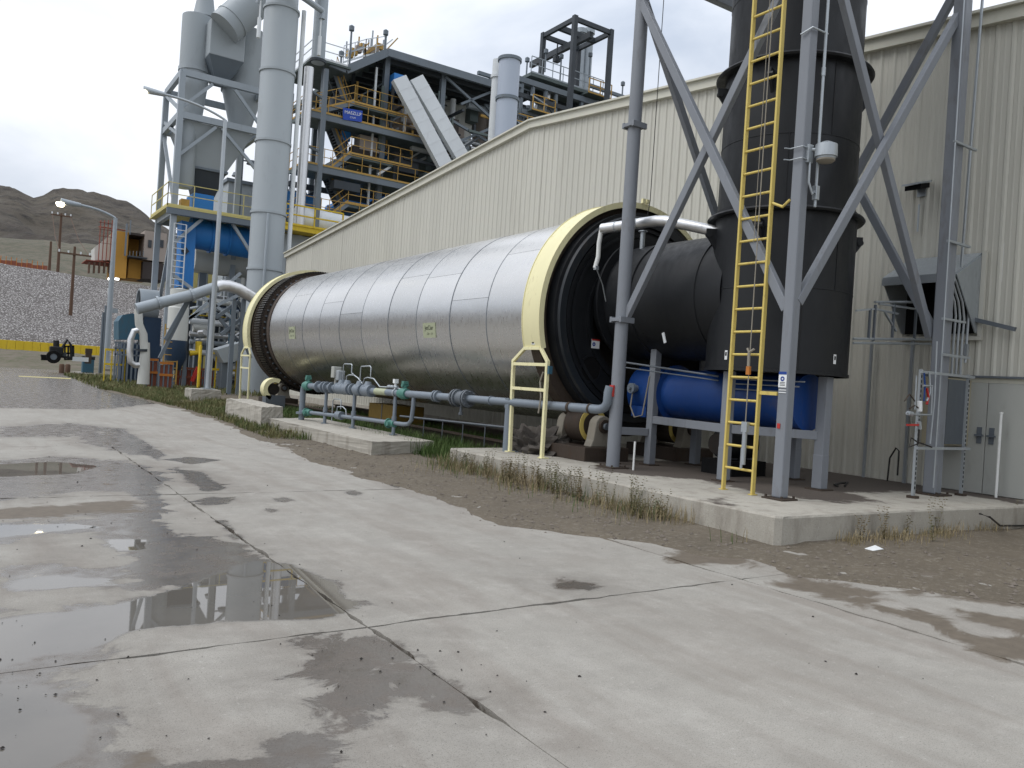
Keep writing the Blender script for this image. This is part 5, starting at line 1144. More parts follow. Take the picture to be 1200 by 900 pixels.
m = MB(); m.mm(P(166,400,yb_).x,P(186,400,yb_).x,yb_-.5,yb_+1.5,.5,P(176,372,yb_).z); m.build('motor_base','navy_far',fn)
# white elbowed pipe at the foot
el = thing('white_elbow_pipe', (P(165,440).x,50,0), 'white jacketed elbow pipe rising at the left foot of the tower', 'pipe'); yb_ = 50
m = MB(); m.pipe([P(162,362,yb_),P(163,380,yb_),P(168,392,yb_),P(169,410,yb_),P(168,446,yb_)],.22,14); m.build('riser','vessel_light',el,True); m = MB(); m.lathe([(.34,0),(.30,1.2),(.22,2.4)],(P(168,446,yb_).x,yb_,P(168,446,yb_).z-.2),'Z',16); m.build('valve_housing','vessel_light',el,True)
m = MB(); m.pipe([P(166,386,yb_),P(157,388,yb_),P(153,398,yb_),P(152,412,yb_),P(153,424,yb_),P(158,428,yb_),P(166,428,yb_)],.17,12); m.build('bend','silver_jacket',el,True)
m = MB(); m.tube(P(168,412,yb_),P(168,409,yb_),.3,n=16); m.build('flange','frame_dark',el)
# long inclined silver pipe over the yard
ip = thing('inclined_pipe', (P(230,445).x,46,0), 'long grey pipe sloping up over the yard to the far drum end', 'pipe'); yb_ = 46
def Q(px,py): return oy(px,py,yb_)
m = MB(); m.pipe([Q(160,362),Q(195,353),Q(224,346),Q(226,345.5),Q(248,338),Q(256,336)],.30,14); m.build('lower_run','galv_far',ip,True)
m = MB(); m.pipe([Q(254,336.5),Q(260,334.5),Q(268,335),Q(280,339),Q(292,346),Q(304,354)],.33,14); m.build('upper_run','silver_jacket',ip,True)
for p_ in ((225,346),(186,355)): c = Q(*p_); m = MB(); m.tube(c-V((.05,0,.02)),c+V((.05,0,.02)),.38,n=14); m.build('pipe_collar','galv_far',ip)
ps = thing('pipe_support', (Q(243,460).x,46,0), 'grey lattice pipe support standing behind the tall lamp post', 'support frame')
for px_, yt in ((251,340),(277,352),(288,350)):
    a = Q(px_,yt); m = MB(); m.bar((a.x,46.4,0),(a.x,46.4,a.z),.22); m.build('post','frame_far',ps)
for a, b in (((256,366),(283,400)),((283,352),(300,385)),((230,350),(250,335)),((262,392),(290,370)),((284,380),(297,420)),((256,372),(284,352)),((190,420),(226,348)),((196,398),(224,348))):
    p0, p1 = Q(*a), Q(*b); p0.y = p1.y = 46.5+random.uniform(-.02,.3); m = MB(); m.bar(p0,p1,.18); m.build('brace','frame_far',ps)
# horizontal process pipes near the ground behind the drum end
pr = thing('pipe_bundle', (P(255,430).x,60,0), 'bundle of horizontal white and grey pipes behind the pipe support', 'pipes')
for (a, b, r, mt) in (((222,376),(292,380),.22,'white_far'),((222,391),(296,396),.2,'silver_jacket'),((222,400),(298,404),.16,'galv_far'),((222,412),(290,415),.2,'white_far'),((226,384),(250,386),.3,'vessel_light'),((222,349),(262,352),.14,'white_far')):
    p0, p1 = P(*a,60), P(*b,60); p1.z = p0.z; m = MB(); m.tube(p0,p1,r,n=12); m.build('pipe_run',mt,pr,True)
for px_ in (228,240,262,272,284): 
    a = P(px_,372,60); m = MB(); m.bar((a.x,60.4,0),(a.x,60.4,a.z),.22); m.build('post','frame_far',pr)
rb = random.Random(5)
for k in range(60):
    px_ = rb.uniform(221,300); py_ = rb.uniform(345,438); y_ = rb.uniform(57,66); c = P(px_,py_,y_)
    if c.z < .3: continue
    ax = rb.choice((V((1,0,0)),V((1,0,0)),V((0,0,1)),V((0,1,0)),V((.7,0,.7)))); L = rb.uniform(.8,3.6); m = MB()
    if rb.random() < .72: m.tube(c,c+ax*L,rb.uniform(.05,.17),n=8)
    else: m.box(c,rb.uniform(.3,1.1),.5,rb.uniform(.3,1.0))
    m.build('process_piece',rb.choice(('white_far','galv_far','frame_far','frame_dark','silver_jacket','vessel_light','yellow_bright','teal','navy_far')),pr,True)
for k in range(5):
    a = P(224+k*16,352,63); m = MB(); m.bar((a.x,63,0),(a.x,63,a.z),.26); m.build('post','frame_dark',pr)
for py_ in (356,372,392):
    a, b = P(222,py_,63), P(300,py_+18,63); b.z = a.z; m = MB(); m.bar(a,b,.2,.28); m.build('rack_beam','frame_dark',pr)
a, b = P(222,318,72), P(247,350,72); m = MB(); m.mm(a.x,b.x,72,76,0,a.z); m.build('cream_wall','yellow_pale_far',pr)
sb = thing('sheet_hopper', (P(275,400).x,52,0), 'pale grey slanted sheet metal hopper behind the far drum end', 'hopper'); yb_ = 52
m = MB(); m.plate([P(254,410,yb_),P(286,400,yb_),P(292,414,yb_),P(275,424,yb_),P(262,425,yb_)],(0,2,0)); m.build('body','vessel_grey',sb); m = MB(); m.mm(P(262,425,yb_).x,P(275,424,yb_).x,yb_+.3,yb_+1.5,0,P(268,425,yb_).z); m.build('leg','frame_far',sb)
# yellow and red safety barriers
def barrier(px0, px1, py0, py1, y_, mat, label, n=4, cat='barrier'):
    a = P(px0,py1,y_); b = P(px1,py1,y_); zt_ = P(px0,py0,y_).z; bt = thing('safety_barrier', (a.x,y_,0), label, cat, 'barriers at the foot of the tower')
    for i in range(n+1): x = a.x+(b.x-a.x)*i/n; m = MB(); m.bar((x,y_,0),(x,y_,zt_),.07); m.build('post','frame_far' if mat in ('orange','red') else mat,bt)
    if mat in ('orange','red'): m = MB(); m.mm(a.x,b.x,y_+.06,y_+.09,.1,zt_*.9); m.build('mesh_panel','fence_orange' if mat == 'orange' else 'brick_red',bt)
    for k in (.97,.55): m = MB(); m.bar((a.x,y_,zt_*k),(b.x,y_,zt_*k),.09,.14); m.build('rail','fence_orange' if mat == 'red' else mat,bt)
barrier(246,282,412,440,53,'yellow_bright','yellow pipe barrier behind the lattice pipe support',6); barrier(186,202,424,446,49,'orange','orange panel barrier at the foot of the white bin',3); barrier(204,250,430,448,54.5,'red','low red barrier rail under the white bin cone',7); barrier(122,146,408,436,58,'yellow_bright','yellow pipe barrier left of the white elbow pipe',3); barrier(172,184,420,446,50.5,'orange','orange barrier between the elbow pipe and the tower leg',2)
for i, (px_, pt, lab) in enumerate(((292,402,'yellow bollard nearest the far drum guard'),(281,405,'yellow bollard beside the lattice support'),(233,404,'yellow gas riser post behind the white bin'))):
    a = P(px_,440,51); m = MB(); zt_ = P(px_,pt,51).z; m.lathe([(0,0),(.09,0),(.09,zt_-.1),(.06,zt_-.02),(0,zt_)],(a.x,51,0),'Z',16); m.lathe([(.09,zt_*.6),(.1,zt_*.6),(.1,zt_*.68),(.09,zt_*.68)],(a.x,51,0),'Z',16); tag(m.build('bollard','yellow_bright',None,True), lab, 'bollard', 'yellow bollards')
m = MB(); m.pipe([P(222,414,53.5),P(232,413,53.5),P(233,400,53.5)],.2,10); tag(m.build('gas_elbow','yellow_bright',None,True),'yellow elbow pipe beside the dark blue cone','pipe')
m = MB(); m.bar(P(225,447,53),P(232,430,53),.2); tag(m.build('red_prop','red'),'slanting red prop under the white bin','prop')
# green utility box and pallets
gb = thing('utility_box',(oz(103,437).x,oz(103,437).y,0),'small dark green utility box at the far road edge','utility box'); c = oz(103,437); m = MB(); m.mm(c.x-.5,c.x+.5,c.y,c.y+1,0,1.5); m.build('body','teal',gb,bevel=.05); m = MB(); m.mm(c.x-.54,c.x+.54,c.y-.04,c.y+1.04,1.5,1.62); m.build('lid','frame_dark',gb)
# ================================================================== BIG GREY STACK
YS = 50.0
bs = thing('grey_stack', (P(305,345,YS).x,YS,0), 'tall plain grey stack with flange rings right of the cyclones', 'stack')
cx = P(318,200,YS).x; dS = V((cx,YS,0)).dot(FW); r = 19.5*dS/F
m = MB(); m.lathe([(r,0),(r,P(331,12,YS).z),(r*.94,P(331,8,YS).z),(r*.94,P(331,-140,YS).z),(0,P(331,-140,YS).z)],(cx,YS,0),'Z',48); m.build('shell','vessel_grey',bs,True)
for py in (10,85,168,252,318):
    zz = P(320,py,YS).z; m = MB(); m.lathe([(r-.02,zz-.07),(r+.07,zz-.07),(r+.07,zz+.07),(r-.02,zz+.07)],(cx,YS,0),'Z',48,close=True); m.build('flange_ring','vessel_grey',bs,True)
xr_ = cx+r+.28; m = MB(); m.pipe([(xr_,YS-.3,2),(xr_,YS-.3,P(352,14,YS).z)],.14,8); m.build('side_conduit','white_far',bs,True)
zz = P(335,4,YS).z; m = MB(); m.pipe([(cx-r-.6,YS-.8,zz-.9),(cx-r-.5,YS-1.2,zz+.1),(cx-r*.4,YS-1.6,zz+.3),(cx+r,YS-1.4,zz),(cx+r+1.2,YS-1,zz-.2),(cx+r+1.2,YS-1,zz-.7)],.19,10); m.build('crown_pipe','galv_far',bs,True)
for x_ in (cx-r-.55, cx+r+1.15): m = MB(); m.tube((x_,YS-1,zz-3.0),(x_,YS-1,zz-1.8),.12,n=10); m.bar((x_,YS-1,zz-1.8),(x_,YS-1,zz-.7),.08); m.build('hanging_counterweight','white_far',bs)
m = MB(); x_ = P(316,300,YS-2).x; m.pipe([(x_,YS-r-.12,3),(x_,YS-r-.12,P(320,255,YS).z)],.08,6); m.build('front_conduit','galv_far',bs)
# grey box building behind the hopper and steel pipe post with small lamps
gbx = thing('grey_plant_block',(P(285,230,75).x,75,0),'plain grey plant building between the hopper and the grey stack','building'); a, b = P(268,215,75), P(302,300,75); m = MB(); m.mm(a.x,b.x+4,75,83,0,P(275,214,75).z); m.build('wall','vessel_grey',gbx); m = MB(); m.mm(a.x-.2,b.x+4.2,74.8,83.2,P(275,214,75).z,P(275,214,75).z+.3); m.build('roof','frame_far',gbx)
lp2 = thing('plant_light_post',(P(284,260,66).x,66,0),'slim grey post with two small floodlights beside the hopper','light post'); a = P(284,170,66); m = MB(); m.bar((a.x,66,0),(a.x,66,P(288,95,66).z),.3); m.build('post','frame_far',lp2)
for py_, px_ in ((190,295),(204,278)):
    c = P(px_,py_,66); m = MB(); m.bar(c,(a.x,66,c.z),.1); m.lathe([(.0,.15),(.3,.1),(.42,-.2),(0,-.2)],c,'Z',14); m.build('floodlight','frame_far',lp2)
# ================================================================== PROCESS BUILDING (open steel structure behind the hall)
YP, YQ = 60.0, 76.0
def S(px, py, y=None): return oy(px,py,YP if y is None else y)
pb = thing('process_structure', (S(381,200).x,YP,0), 'open multi-storey steel process structure with stairs and a flat roof behind the hall', 'industrial building')
xA, xB2, xC, xD = S(380,100).x, S(453,80).x, S(519,95).x, S(597,130).x
zR = S(455,66).z; zK = S(382,78).z; zF_ = [S(381,139).z, S(377,199).z, S(375,237).z, S(372,270).z]
zF_ = [zF_[0], zF_[1], zF_[1]-(zF_[0]-zF_[1])*.95, zF_[1]-(zF_[0]-zF_[1])*1.9]
def sb_(p,q,w,nm,mat='frame_far',h=None): m = MB(); m.bar(p,q,w,h); return m.build(nm,mat,pb)
for x, zt_ in ((xA,zK),(xB2,zR),(xC,zR),(xD,zR-.5)):
    for y_ in (YP,YP+8,YQ): sb_((x,y_,0),(x,y_,zt_),.42,'column')
sb_((xB2-.9,YP-.1,0),(xB2-.9,YP-.1,zR-1.2),.16,'downpipe','white_far')
# main roof: thick dark deck with edge beam
zR2 = S(590,101).z
m = MB(); m.plate([(xB2-.4,YP-.8,zR),(xD,YP-.8,zR+.1),(xD,YQ+1,zR+.1),(xB2-.4,YQ+1,zR)],(0,0,.25)); m.build('roof_deck','deck_far',pb)
sb_((xB2-.4,YP-.9,zR-.1),(xD,YP-.9,zR),.3,'roof_edge_beam','frame_far',.6)
for i in range(12):
    y_ = YP+i*1.4; sb_((xB2-.3,y_,zR-.35),(xD-.1,y_,zR-.25),.16,'purlin','frame_dark',.4)
# left canopy sloping down
cl = S(400,86); m = MB(); m.plate([(xB2-.4,YP-.8,zR-.1),(xB2-.4,YQ,zR-.1),(cl.x,YQ,cl.z),(cl.x,YP-.8,cl.z)],(0,0,.3)); m.build('canopy','deck_far',pb); sb_((xB2-.4,YP-.9,zR-.1),(cl.x,YP-.9,cl.z),.25,'canopy_beam','frame_far',.6); sb_((cl.x,YP-.9,cl.z),(xA,YP-.9,zK),.25,'canopy_beam','frame_far',.5)
m = MB(); m.mm(xA-1.5,cl.x+.3,YP-1.2,YP+5,zK-.15,zK); m.build('top_landing','deck_far',pb); railing([(xA-1.5,YP+5,zK),(xA-1.5,YP-1.2,zK),(cl.x,YP-1.2,zK)],1.3,pb,'white_far',1.6,.035)
# dark interior: added dark sheet stands in for shade at the back; plant inside
m = MB(); m.mm(xB2+3,xD+12,YQ-.6,YQ-.3,6,zF_[0]+1.2); m.build('shade_backing','frame_dark',pb)
for i, z_ in enumerate(zF_):
    xl = xA-1.6
    m = MB(); m.mm(xl,xB2+.2,YP-1.2,YP+2.2,z_-.3,z_); m.build('landing','deck_far',pb)
    m = MB(); m.mm(xB2+.2,xD+10,YP-1.2,YP+3 if i else YQ,z_-.3,z_); m.build('floor_deck','deck_far',pb)
    sb_((xl,YP-1.25,z_-.35),(xD+8 if i > 0 else xC+1,YP-1.25,z_-.3),.22,'edge_beam','frame_far',.4)
    railing([(xl,YP+2.2,z_),(xl,YP-1.2,z_),(xC+2 if i else xB2+3,YP-1.2,z_)],1.3,pb,'yellow_far',1.5,.028)
# half landings, stairs
def stair(p, q, y_, w, treads=14):
    p = V((p[0],y_,p[1])); q = V((q[0],y_,q[1])); m = MB()
    for s in (0,w): m.bar(p+V((0,s,0)),q+V((0,s,0)),.12,.45)
    st = m.build('stair_stringer','frame_far',pb); m = MB()
    for k in range(treads+1): c = p.lerp(q,k/treads); m.mm(c.x-.2,c.x+.2,y_+.06,y_+w-.06,c.z-.02,c.z+.06)
    m.build('treads','frame_dark',st); railing([p+V((0,-.06,.1)),q+V((0,-.06,.1))],1.25,pb,'yellow_far',1.2,.028,'stair_railing')
lv = [zK]+zF_
for i in range(len(lv)-1):
    zt_, zb_ = lv[i], lv[i+1]; zm = zt_*.45+zb_*.55
    xm = xB2-1.4
    stair((xA+1.2,zt_),(xm-.6 if i == 0 else xm-1.0,zb_+(0 if i == 0 else (zt_-zb_)*.3)),YP+.9,1.1)
    hz = zb_+(zt_-zb_)*.36; m = MB(); m.mm(xm-1.6,xB2+.6,YP-1.1,YP+.8,hz-.28,hz); m.build('half_landing','deck_far',pb); railing([(xm-1.6,YP-1.15,hz),(xB2+2.2,YP-1.15,hz)],1.3,pb,'yellow_far',1.0,.028)
    stair((xm-1.6,hz),(xA+.6 if i else xm-4.6,zb_),YP-1.1,1.0,10)
# plant items inside
for (a, b, y0, y1, mt, nm) in (((470,130),(500,150),62,66,'taupe','vessel'),((508,135),(545,165),63,68,'taupe','vessel'),((560,130),(590,150),66,70,'frame_dark','bin'),((480,150),(530,158),61,64,'taupe','casing'),((455,215),(480,235),62,66,'blue_far','pump_skid'),((400,232),(440,250),63,67,'blue_far','pump_skid')):
    p0, p1 = S(*a,y0), S(*b,y0); m = MB(); m.mm(min(p0.x,p1.x),max(p0.x,p1.x),y0,y1,min(p0.z,p1.z),max(p0.z,p1.z)); m.build(nm,mt,pb,bevel=.3)
for (px_, py_, r, h, y_) in ((468,150,.9,3.2,63.5),(487,152,.9,3,63.5),(522,146,1.0,3.5,64.5),(540,150,1,3.5,64.5),(565,152,.9,3,65)):
    c = S(px_,py_,y_); m = MB(); m.lathe([(0,-h/2-1),(r*.3,-h/2-1),(r,-h/2),(r,h/2),(r*.6,h/2+.3),(0,h/2+.3)],c,'Z',20); m.build('tank','taupe' if r < 1 else 'vessel_light',pb,True)
rnd = random.Random(11)
for k in range(26):
    px_ = rnd.uniform(470,600); py_ = rnd.uniform(118,185); L = rnd.uniform(2,9); c = S(px_,py_,YP+rnd.uniform(.5,5)); m = MB(); ax = rnd.choice(((1,0,0),(1,0,0),(0,0,1)))
    m.tube(c,c+V(ax)*L*(.35 if ax[2] else 1),rnd.uniform(.08,.28),n=10); m.build('process_pipe',rnd.choice(('galv_far','white_far','frame_far','silver_jacket')),pb,True)
for k in range(120):
    px_ = rnd.uniform(386,602); top = 95 if px_ > 455 else 120; py_ = rnd.uniform(top+(px_-455)*.12,262-(px_-386)*.42); c = S(px_,py_,YP+rnd.uniform(-.9,4))
    if c.z < 4 or c.z > zR-1: continue
    m = MB(); ax = rnd.choice((V((1,0,0)),V((1,0,0)),V((0,0,1)),V((0,0,1)),V((.75,0,.6)),V((.75,0,-.6)),V((0,1,0)))); L = rnd.uniform(1.0,5.5)
    if c.z+ax.z*L > zR-.5: L = 1
    if rnd.random() < .25: m.box(c,rnd.uniform(.6,2.2),1,rnd.uniform(.5,1.6)); m.build('equipment_box',rnd.choice(('frame_dark','far_dark','taupe','deck_far','frame_dark','blue_far')),pb)
    else: m.bar(c,c+ax*L,rnd.uniform(.10,.24)); m.build('framing_member',rnd.choice(('frame_far','frame_dark','frame_dark','galv_far','deck_far','yellow_far','white_far')),pb)
for a, b in (((522,90),(575,138)),((600,98),(540,122)),((527,140),(570,165)),((540,165),(600,140))):
    p0, p1 = S(*a,YP-.3), S(*b,YP-.3); sb_(p0,p1,.2,'wind_brace')
# rooftop mast lights and equipment
for px_, pt, pb_ in ((412,36,68),(452,41,65),(400,66,80)):
    a, b = S(px_,pt,YP+2), S(px_,pb_,YP+2); m = MB(); m.bar((a.x,a.y,b.z-1),(a.x,a.y,a.z),.12); m.lathe([(0,.3),(.22,.15),(.22,-.2),(0,-.25)],(a.x,a.y,a.z+.2),'Z',10); m.build('roof_mast','frame_far',pb)
for k in range(9):
    px_ = 410+k*5; c = S(px_,64-(k%4)*3,YP+3); m = MB(); m.box(c,.5,.4,rnd.uniform(.3,.7)); m.build('roof_unit',rnd.choice(('yellow_far','galv_far','taupe')),pb)
for k in range(22):
    px_ = rnd.uniform(404,455); c = S(px_,70-(px_-404)*.18-rnd.uniform(0,8),YP+rnd.uniform(2,5)); m = MB(); m.bar(c,c+V((rnd.choice((0,.0,1.2)),0,rnd.uniform(.5,1.6))),.1); m.build('roof_fitting',rnd.choice(('yellow_far','galv_far','white_far')),pb)
railing([S(402,74,YP+2),S(428,66,YP+2),S(452,62,YP+2)],1.4,pb,'white_far',.9,.035)
# slim tall pipe at the corner
tp_ = thing('corner_vent_pipe',(S(362,200,57).x,57,0),'slim tall steel vent pipe left of the process structure','vent pipe'); cx = S(367,120,57).x
m = MB(); m.tube((cx+.15,57,S(365,72,57).z),(cx+.15,57,S(372,-60,57).z),.48,n=20); m.build('upper_pipe','galv_far',tp_,True); m = MB(); m.tube((cx-.45,57,2),(cx-.45,57,S(365,80,57).z),.34,n=16); m.build('lower_pipe','silver_jacket',tp_,True); m = MB(); m.tube((cx+.15,57,S(365,70,57).z-.1),(cx+.15,57,S(365,70,57).z+.1),.6,n=20); m.build('collar','frame_dark',tp_,True)
m = MB(); m.bar((cx+.9,57.2,2),(cx+.9,57.2,S(365,75,57).z),.3); m.build('support_post','frame_far',tp_)
for z_ in (8,13,18,22): m = MB(); m.bar((cx-.4,57.1,z_),(cx+1.4,58.5,z_),.15); m.build('tie','frame_far',tp_)
# banner on the railing
bn = thing('blue_banner',(S(413,133,YP-1.4).x,YP-1.4,zF_[0]),'blue banner with white lettering tied to the yellow stair railing','banner')
a, b, c, d = [S(x,y,YP-1.42) for x,y in ((402,126),(425,130),(424,143),(402,140))]; m = MB(); m.plate([a,d,c,b],(0,.03,0)); m.build('cloth','banner_blue',bn); cc = (a+b+c+d)/4; cc.y = YP-1.45; text('banner_lettering','MASZLLP',.34,cc+V((0,0,.12)),b-a,a-d,'sign_white',bn,.01); text('banner_lettering','CTLM',.18,cc+V((0,0,-.22)),b-a,a-d,'sign_white',bn,.01)
# two white covered chutes
for (p, q, w, lab) in (((467,92),(527,205),1.25,'left of two long white covered chutes descending from the process structure'),((487,92),(550,200),1.25,'right of two long white covered chutes descending from the process structure')):
    p0, p1 = S(*p,YP-1.9), S(*q,YP-3.2); ch = thing('covered_chute',(p1.x,p1.y,p1.z),lab,'conveyor chute','white covered chutes'); m = MB(); m.bar(p0,p1,w,.5,(0,1,0)); m.build('trunk','white_far',ch)
    d_ = (p1-p0)
    for t_ in [k/9 for k in range(1,9)]:
        c = p0+d_*t_; m = MB(); m.bar(c-d_.normalized()*.05,c+d_.normalized()*.05,w+.03,.53,(0,1,0)); m.build('cover_joint','white_far',ch)
# blue-grey stack rising behind the gable
st2 = thing('roof_stack',(S(595,150,50).x,50,8),'smooth blue-grey stack rising behind the gable roof line','stack'); cx = S(595,110,50).x; r = 12.5*V((cx,50,0)).dot(FW)/F
z0, z1 = 6, S(598,70,50).z; m = MB(); m.lathe([(r,z0),(r,z1),(r*.93,z1),(r*.93,z1-1)],(cx,50,0),'Z',40); m.build('shell','stack_blue',st2,True)
for py in (70,117): zz = S(596,py,50).z; m = MB(); m.lathe([(r-.01,zz-.12),(r+.10,zz-.12),(r+.10,zz+.1),(r-.01,zz+.1)],(cx,50,0),'Z',40,close=True); m.build('flange_ring','frame_far',st2,True)
c = S(584,80,52); m = MB(); m.tube((c.x,52,8),(c.x,52,c.z+.6),.45,n=16); m.tube((c.x,52,c.z-.8),(c.x,52,c.z-.6),.55,n=16); m.build('thin_flue','white_far',st2,True)
# ---- pipe rack and crane frame right of it
YR = 62.0
def T_(px,py,y=None): return oy(px,py,YR if y is None else y)
rk2 = thing('roof_pipe_rack',(T_(660,120).x,YR,0),'grey pipe rack with walkways behind the gable roof','pipe rack')
for (a, b, w, mt) in (((605,92),(735,128),.5,'frame_far'),((605,110),(735,148),.4,'frame_dark'),((610,130),(700,150),.4,'frame_far'),((520,100),(605,112),.4,'frame_far'),((560,85),(612,95),.3,'frame_far'),((600,140),(680,162),.3,'frame_far'),((690,100),(735,116),.3,'frame_far')):
    p0, p1 = T_(*a), T_(*b); p1.z = p0.z; m = MB(); m.bar(p0,p1,w,w); m.build('rack_beam',mt,rk2); m = MB(); m.bar(p0+V((0,6,0)),p1+V((0,6,0)),w,w); m.build('rack_beam','frame_dark',rk2)
for px_ in (612,625,640,652,668,682,700,720):
    a = T_(px_,92+(px_-605)*.27); 
    for dy in (0,6): m = MB(); m.bar((a.x,YR+dy,5),(a.x,YR+dy,a.z),.28); m.build('rack_post','frame_far' if dy == 0 else 'frame_dark',rk2)
for k in range(24):
    px_ = rnd.uniform(604,715); py_ = 100+(px_-605)*.27+rnd.uniform(-4,46); c = T_(px_,py_,YR+rnd.uniform(.3,5)); L = rnd.uniform(2,8); m = MB(); ax = rnd.choice(((1,0,0),(1,0,0),(0,1,0),(0,0,.4))); m.tube(c,c+V(ax)*L,rnd.uniform(.1,.32),n=10); m.build('rack_pipe',rnd.choice(('galv_far','white_far','silver_jacket','frame_far','frame_dark')),rk2,True)
for k in range(12):
    px_ = rnd.uniform(606,720); py_ = 112+(px_-605)*.27+rnd.uniform(0,40); c = T_(px_,py_,YR+rnd.uniform(1,6)); m = MB(); m.box(c,rnd.uniform(.8,2.5),1.2,rnd.uniform(.6,1.8)); m.build('rack_equipment',rnd.choice(('frame_dark','taupe','frame_far','galv_far')),rk2)
for k in range(40):
    px_ = rnd.uniform(555,735); py_ = 98+(px_-600)*.25+rnd.uniform(0,40); c = T_(px_,py_,YR+rnd.uniform(-.5,5)); m = MB(); ax = rnd.choice((V((1,0,0)),V((0,0,-1)),V((0,0,-1)),V((.7,0,-.2)),V((.7,0,-.5)),V((0,1,0)))); m.bar(c,c+ax*rnd.uniform(1.2,4.5),rnd.uniform(.09,.2)); m.build('rack_member',rnd.choice(('frame_far','frame_dark','galv_far','white_far','yellow_far')),rk2)
m = MB(); p0, p1 = T_(622,88), T_(706,112); p1.z = p0.z; m.plate([p0,p1,p1+V((0,5,0)),p0+V((0,5,0))],(0,0,.3)); m.build('walkway','deck_far',rk2)
railing([p0+V((0,0,.3)),p1+V((0,0,.3))],1.5,rk2,'galv_far',1.2,.04)
for (px_,py_) in ((604,150),(624,128),(690,108)): a = T_(px_,py_,YR-1); b = T_(px_+26,py_+7,YR-1); b.z = a.z; railing([a,b],1.4,rk2,'yellow_far',1.1,.05); m = MB(); m.plate([a,b,b+V((0,2,0)),a+V((0,2,0))],(0,0,.15)); m.build('grating','deck_far',rk2)
for px_,pt,pq in ((658,66,98),(692,64,92),(730,98,115),(618,70,92),(640,60,85)):
    a, b = T_(px_,pt,YR+2), T_(px_,pq,YR+2); m = MB(); m.bar((a.x,a.y,b.z),(a.x,a.y,a.z),.11); m.lathe([(0,.3),(.22,.15),(.22,-.2),(0,-.25)],(a.x,a.y,a.z),'Z',10); m.build('roof_mast','frame_far',rk2)
cf = thing('crane_frame',(T_(675,110).x,YR,20),'open dark steel hoist frame standing above the pipe rack','steel frame')
A_, B_, C_ = T_(674,22,YR-2), T_(716,37,YR+.0), T_(636,41,YR+7); zt_ = A_.z
A2 = V((A_.x,A_.y,zt_)); B2 = V((B_.x,A_.y+.0,zt_)); C2 = V((A_.x-.4,C_.y,0))
fx0, fx1 = A_.x, oy(716,40,A_.y).x
# depth corner solved so that it sits left of the near corner
yk = A_.y
while project((fx0,yk,zt_))[0] > 637: yk += .25
cor = [V((fx0,A_.y,zt_)),V((fx1,A_.y,zt_)),V((fx1,yk,zt_)),V((fx0,yk,zt_))]
for i, c in enumerate(cor[:4]):
    m = MB(); m.bar((c.x,c.y,15),(c.x,c.y,zt_+.3),.42,.42); m.build('column','frame_dark',cf)
for i in range(4): m = MB(); m.bar(cor[i],cor[(i+1)%4],.3,.42); m.build('top_beam','frame_dark',cf)
m = MB(); a = cor[0].lerp(cor[3],.5); b = cor[1].lerp(cor[2],.5); m.bar(a,b,.35,.5); m.build('cross_beam','frame_dark',cf)
m = MB(); a = cor[0].lerp(cor[1],.55)+V((0,0,-.6)); b = cor[3].lerp(cor[2],.55)+V((0,2,-.6)); m.bar(a+V((0,.5,0)),b+V((0,3.5,0)),.4,.6); m.build('hoist_beam','frame_dark',cf)
m = MB(); c = cor[3].lerp(cor[2],.4); m.bar(c,c-V((0,0,1.6)),.1); m.box(c-V((0,0,1.8)),.6,.5,.6); m.build('hoist','frame_dark',cf)
for px_ in (681,690): c = T_(px_,40,YR+9); m = MB(); m.lathe([(.55,-9),(.55,0),(.68,0),(.68,.5),(0,.5)],(c.x,c.y,c.z),'Z',16); tag(m.build('vent_flue','galv_far',None,True),'%s of the twin galvanised flues inside the hoist frame' % ('left' if px_ == 681 else 'right'),'flue','twin flues')
# walkway and white ducts just left of the hall roof end
wk = thing('yellow_walkway',(P(370,265,55).x,55,0),'yellow railed walkway beside the far end of the hall roof','walkway'); a, b = P(333,268,55), P(400,282,55); b.z = a.z; m = MB(); m.plate([a,b,b+V((0,3,0)),a+V((0,3,0))],(0,0,.35)); m.build('deck','yellow_bright',wk); railing([a+V((0,-.05,.35)),b+V((0,-.05,.35))],1.4,wk,'yellow_bright',2,.06)
m = MB(); m.mm(a.x+.2,b.x+12,56.5,60,0,a.z-.05); m.build('wall_below','vessel_grey',wk); m = MB(); m.tube(P(346,255,58),P(430,272,58),.9,n=20); m.build('white_duct','white_far',wk,True)
for px_ in (340,352): c = P(px_,250,64); m = MB(); m.bar((c.x,64,0),(c.x,64,P(px_,205,64).z),.35); m.build('post','frame_far',wk)
m = MB(); a = P(338,215,64); m.bar(a,a+V((5,0,0)),.4); m.bar(a-V((0,0,1.6)),a+V((5,0,1.2)),.25); m.build('frame_beam','frame_dark',wk); c = P(338,242,62); m = MB(); m.mm(c.x-.6,c.x+2.6,62,64,c.z-1,c.z+1.2); m.build('blue_unit','blue_far',wk)
# ================================================================== FAR LEFT: BARRIER, POLES, BUILDINGS ON THE BANK
yb3 = 112.0
yw = thing('yellow_barrier',(0,yb3,1.5),'long low yellow barrier at the foot of the rock embankment','barrier')
a, b = oy(-120,390,yb3), oy(122,411,yb3)
n = 24
for k in range(n):
    x0 = a.x+(b.x-a.x)*k/n; x1 = a.x+(b.x-a.x)*(k+1)/n-.02; zt_ = oy(0,398,yb3).z*(1-k/n)+oy(122,409,yb3).z*k/n
    zt_ = 1.75+(oy(60,403,yb3).z-1.75); zt_ = oy(60,402,yb3).z
    m = MB(); m.mm(x0,x1,yb3,yb3+.6,1.0,zt_); m.build('barrier_section','yellow_bright',yw,bevel=.02)
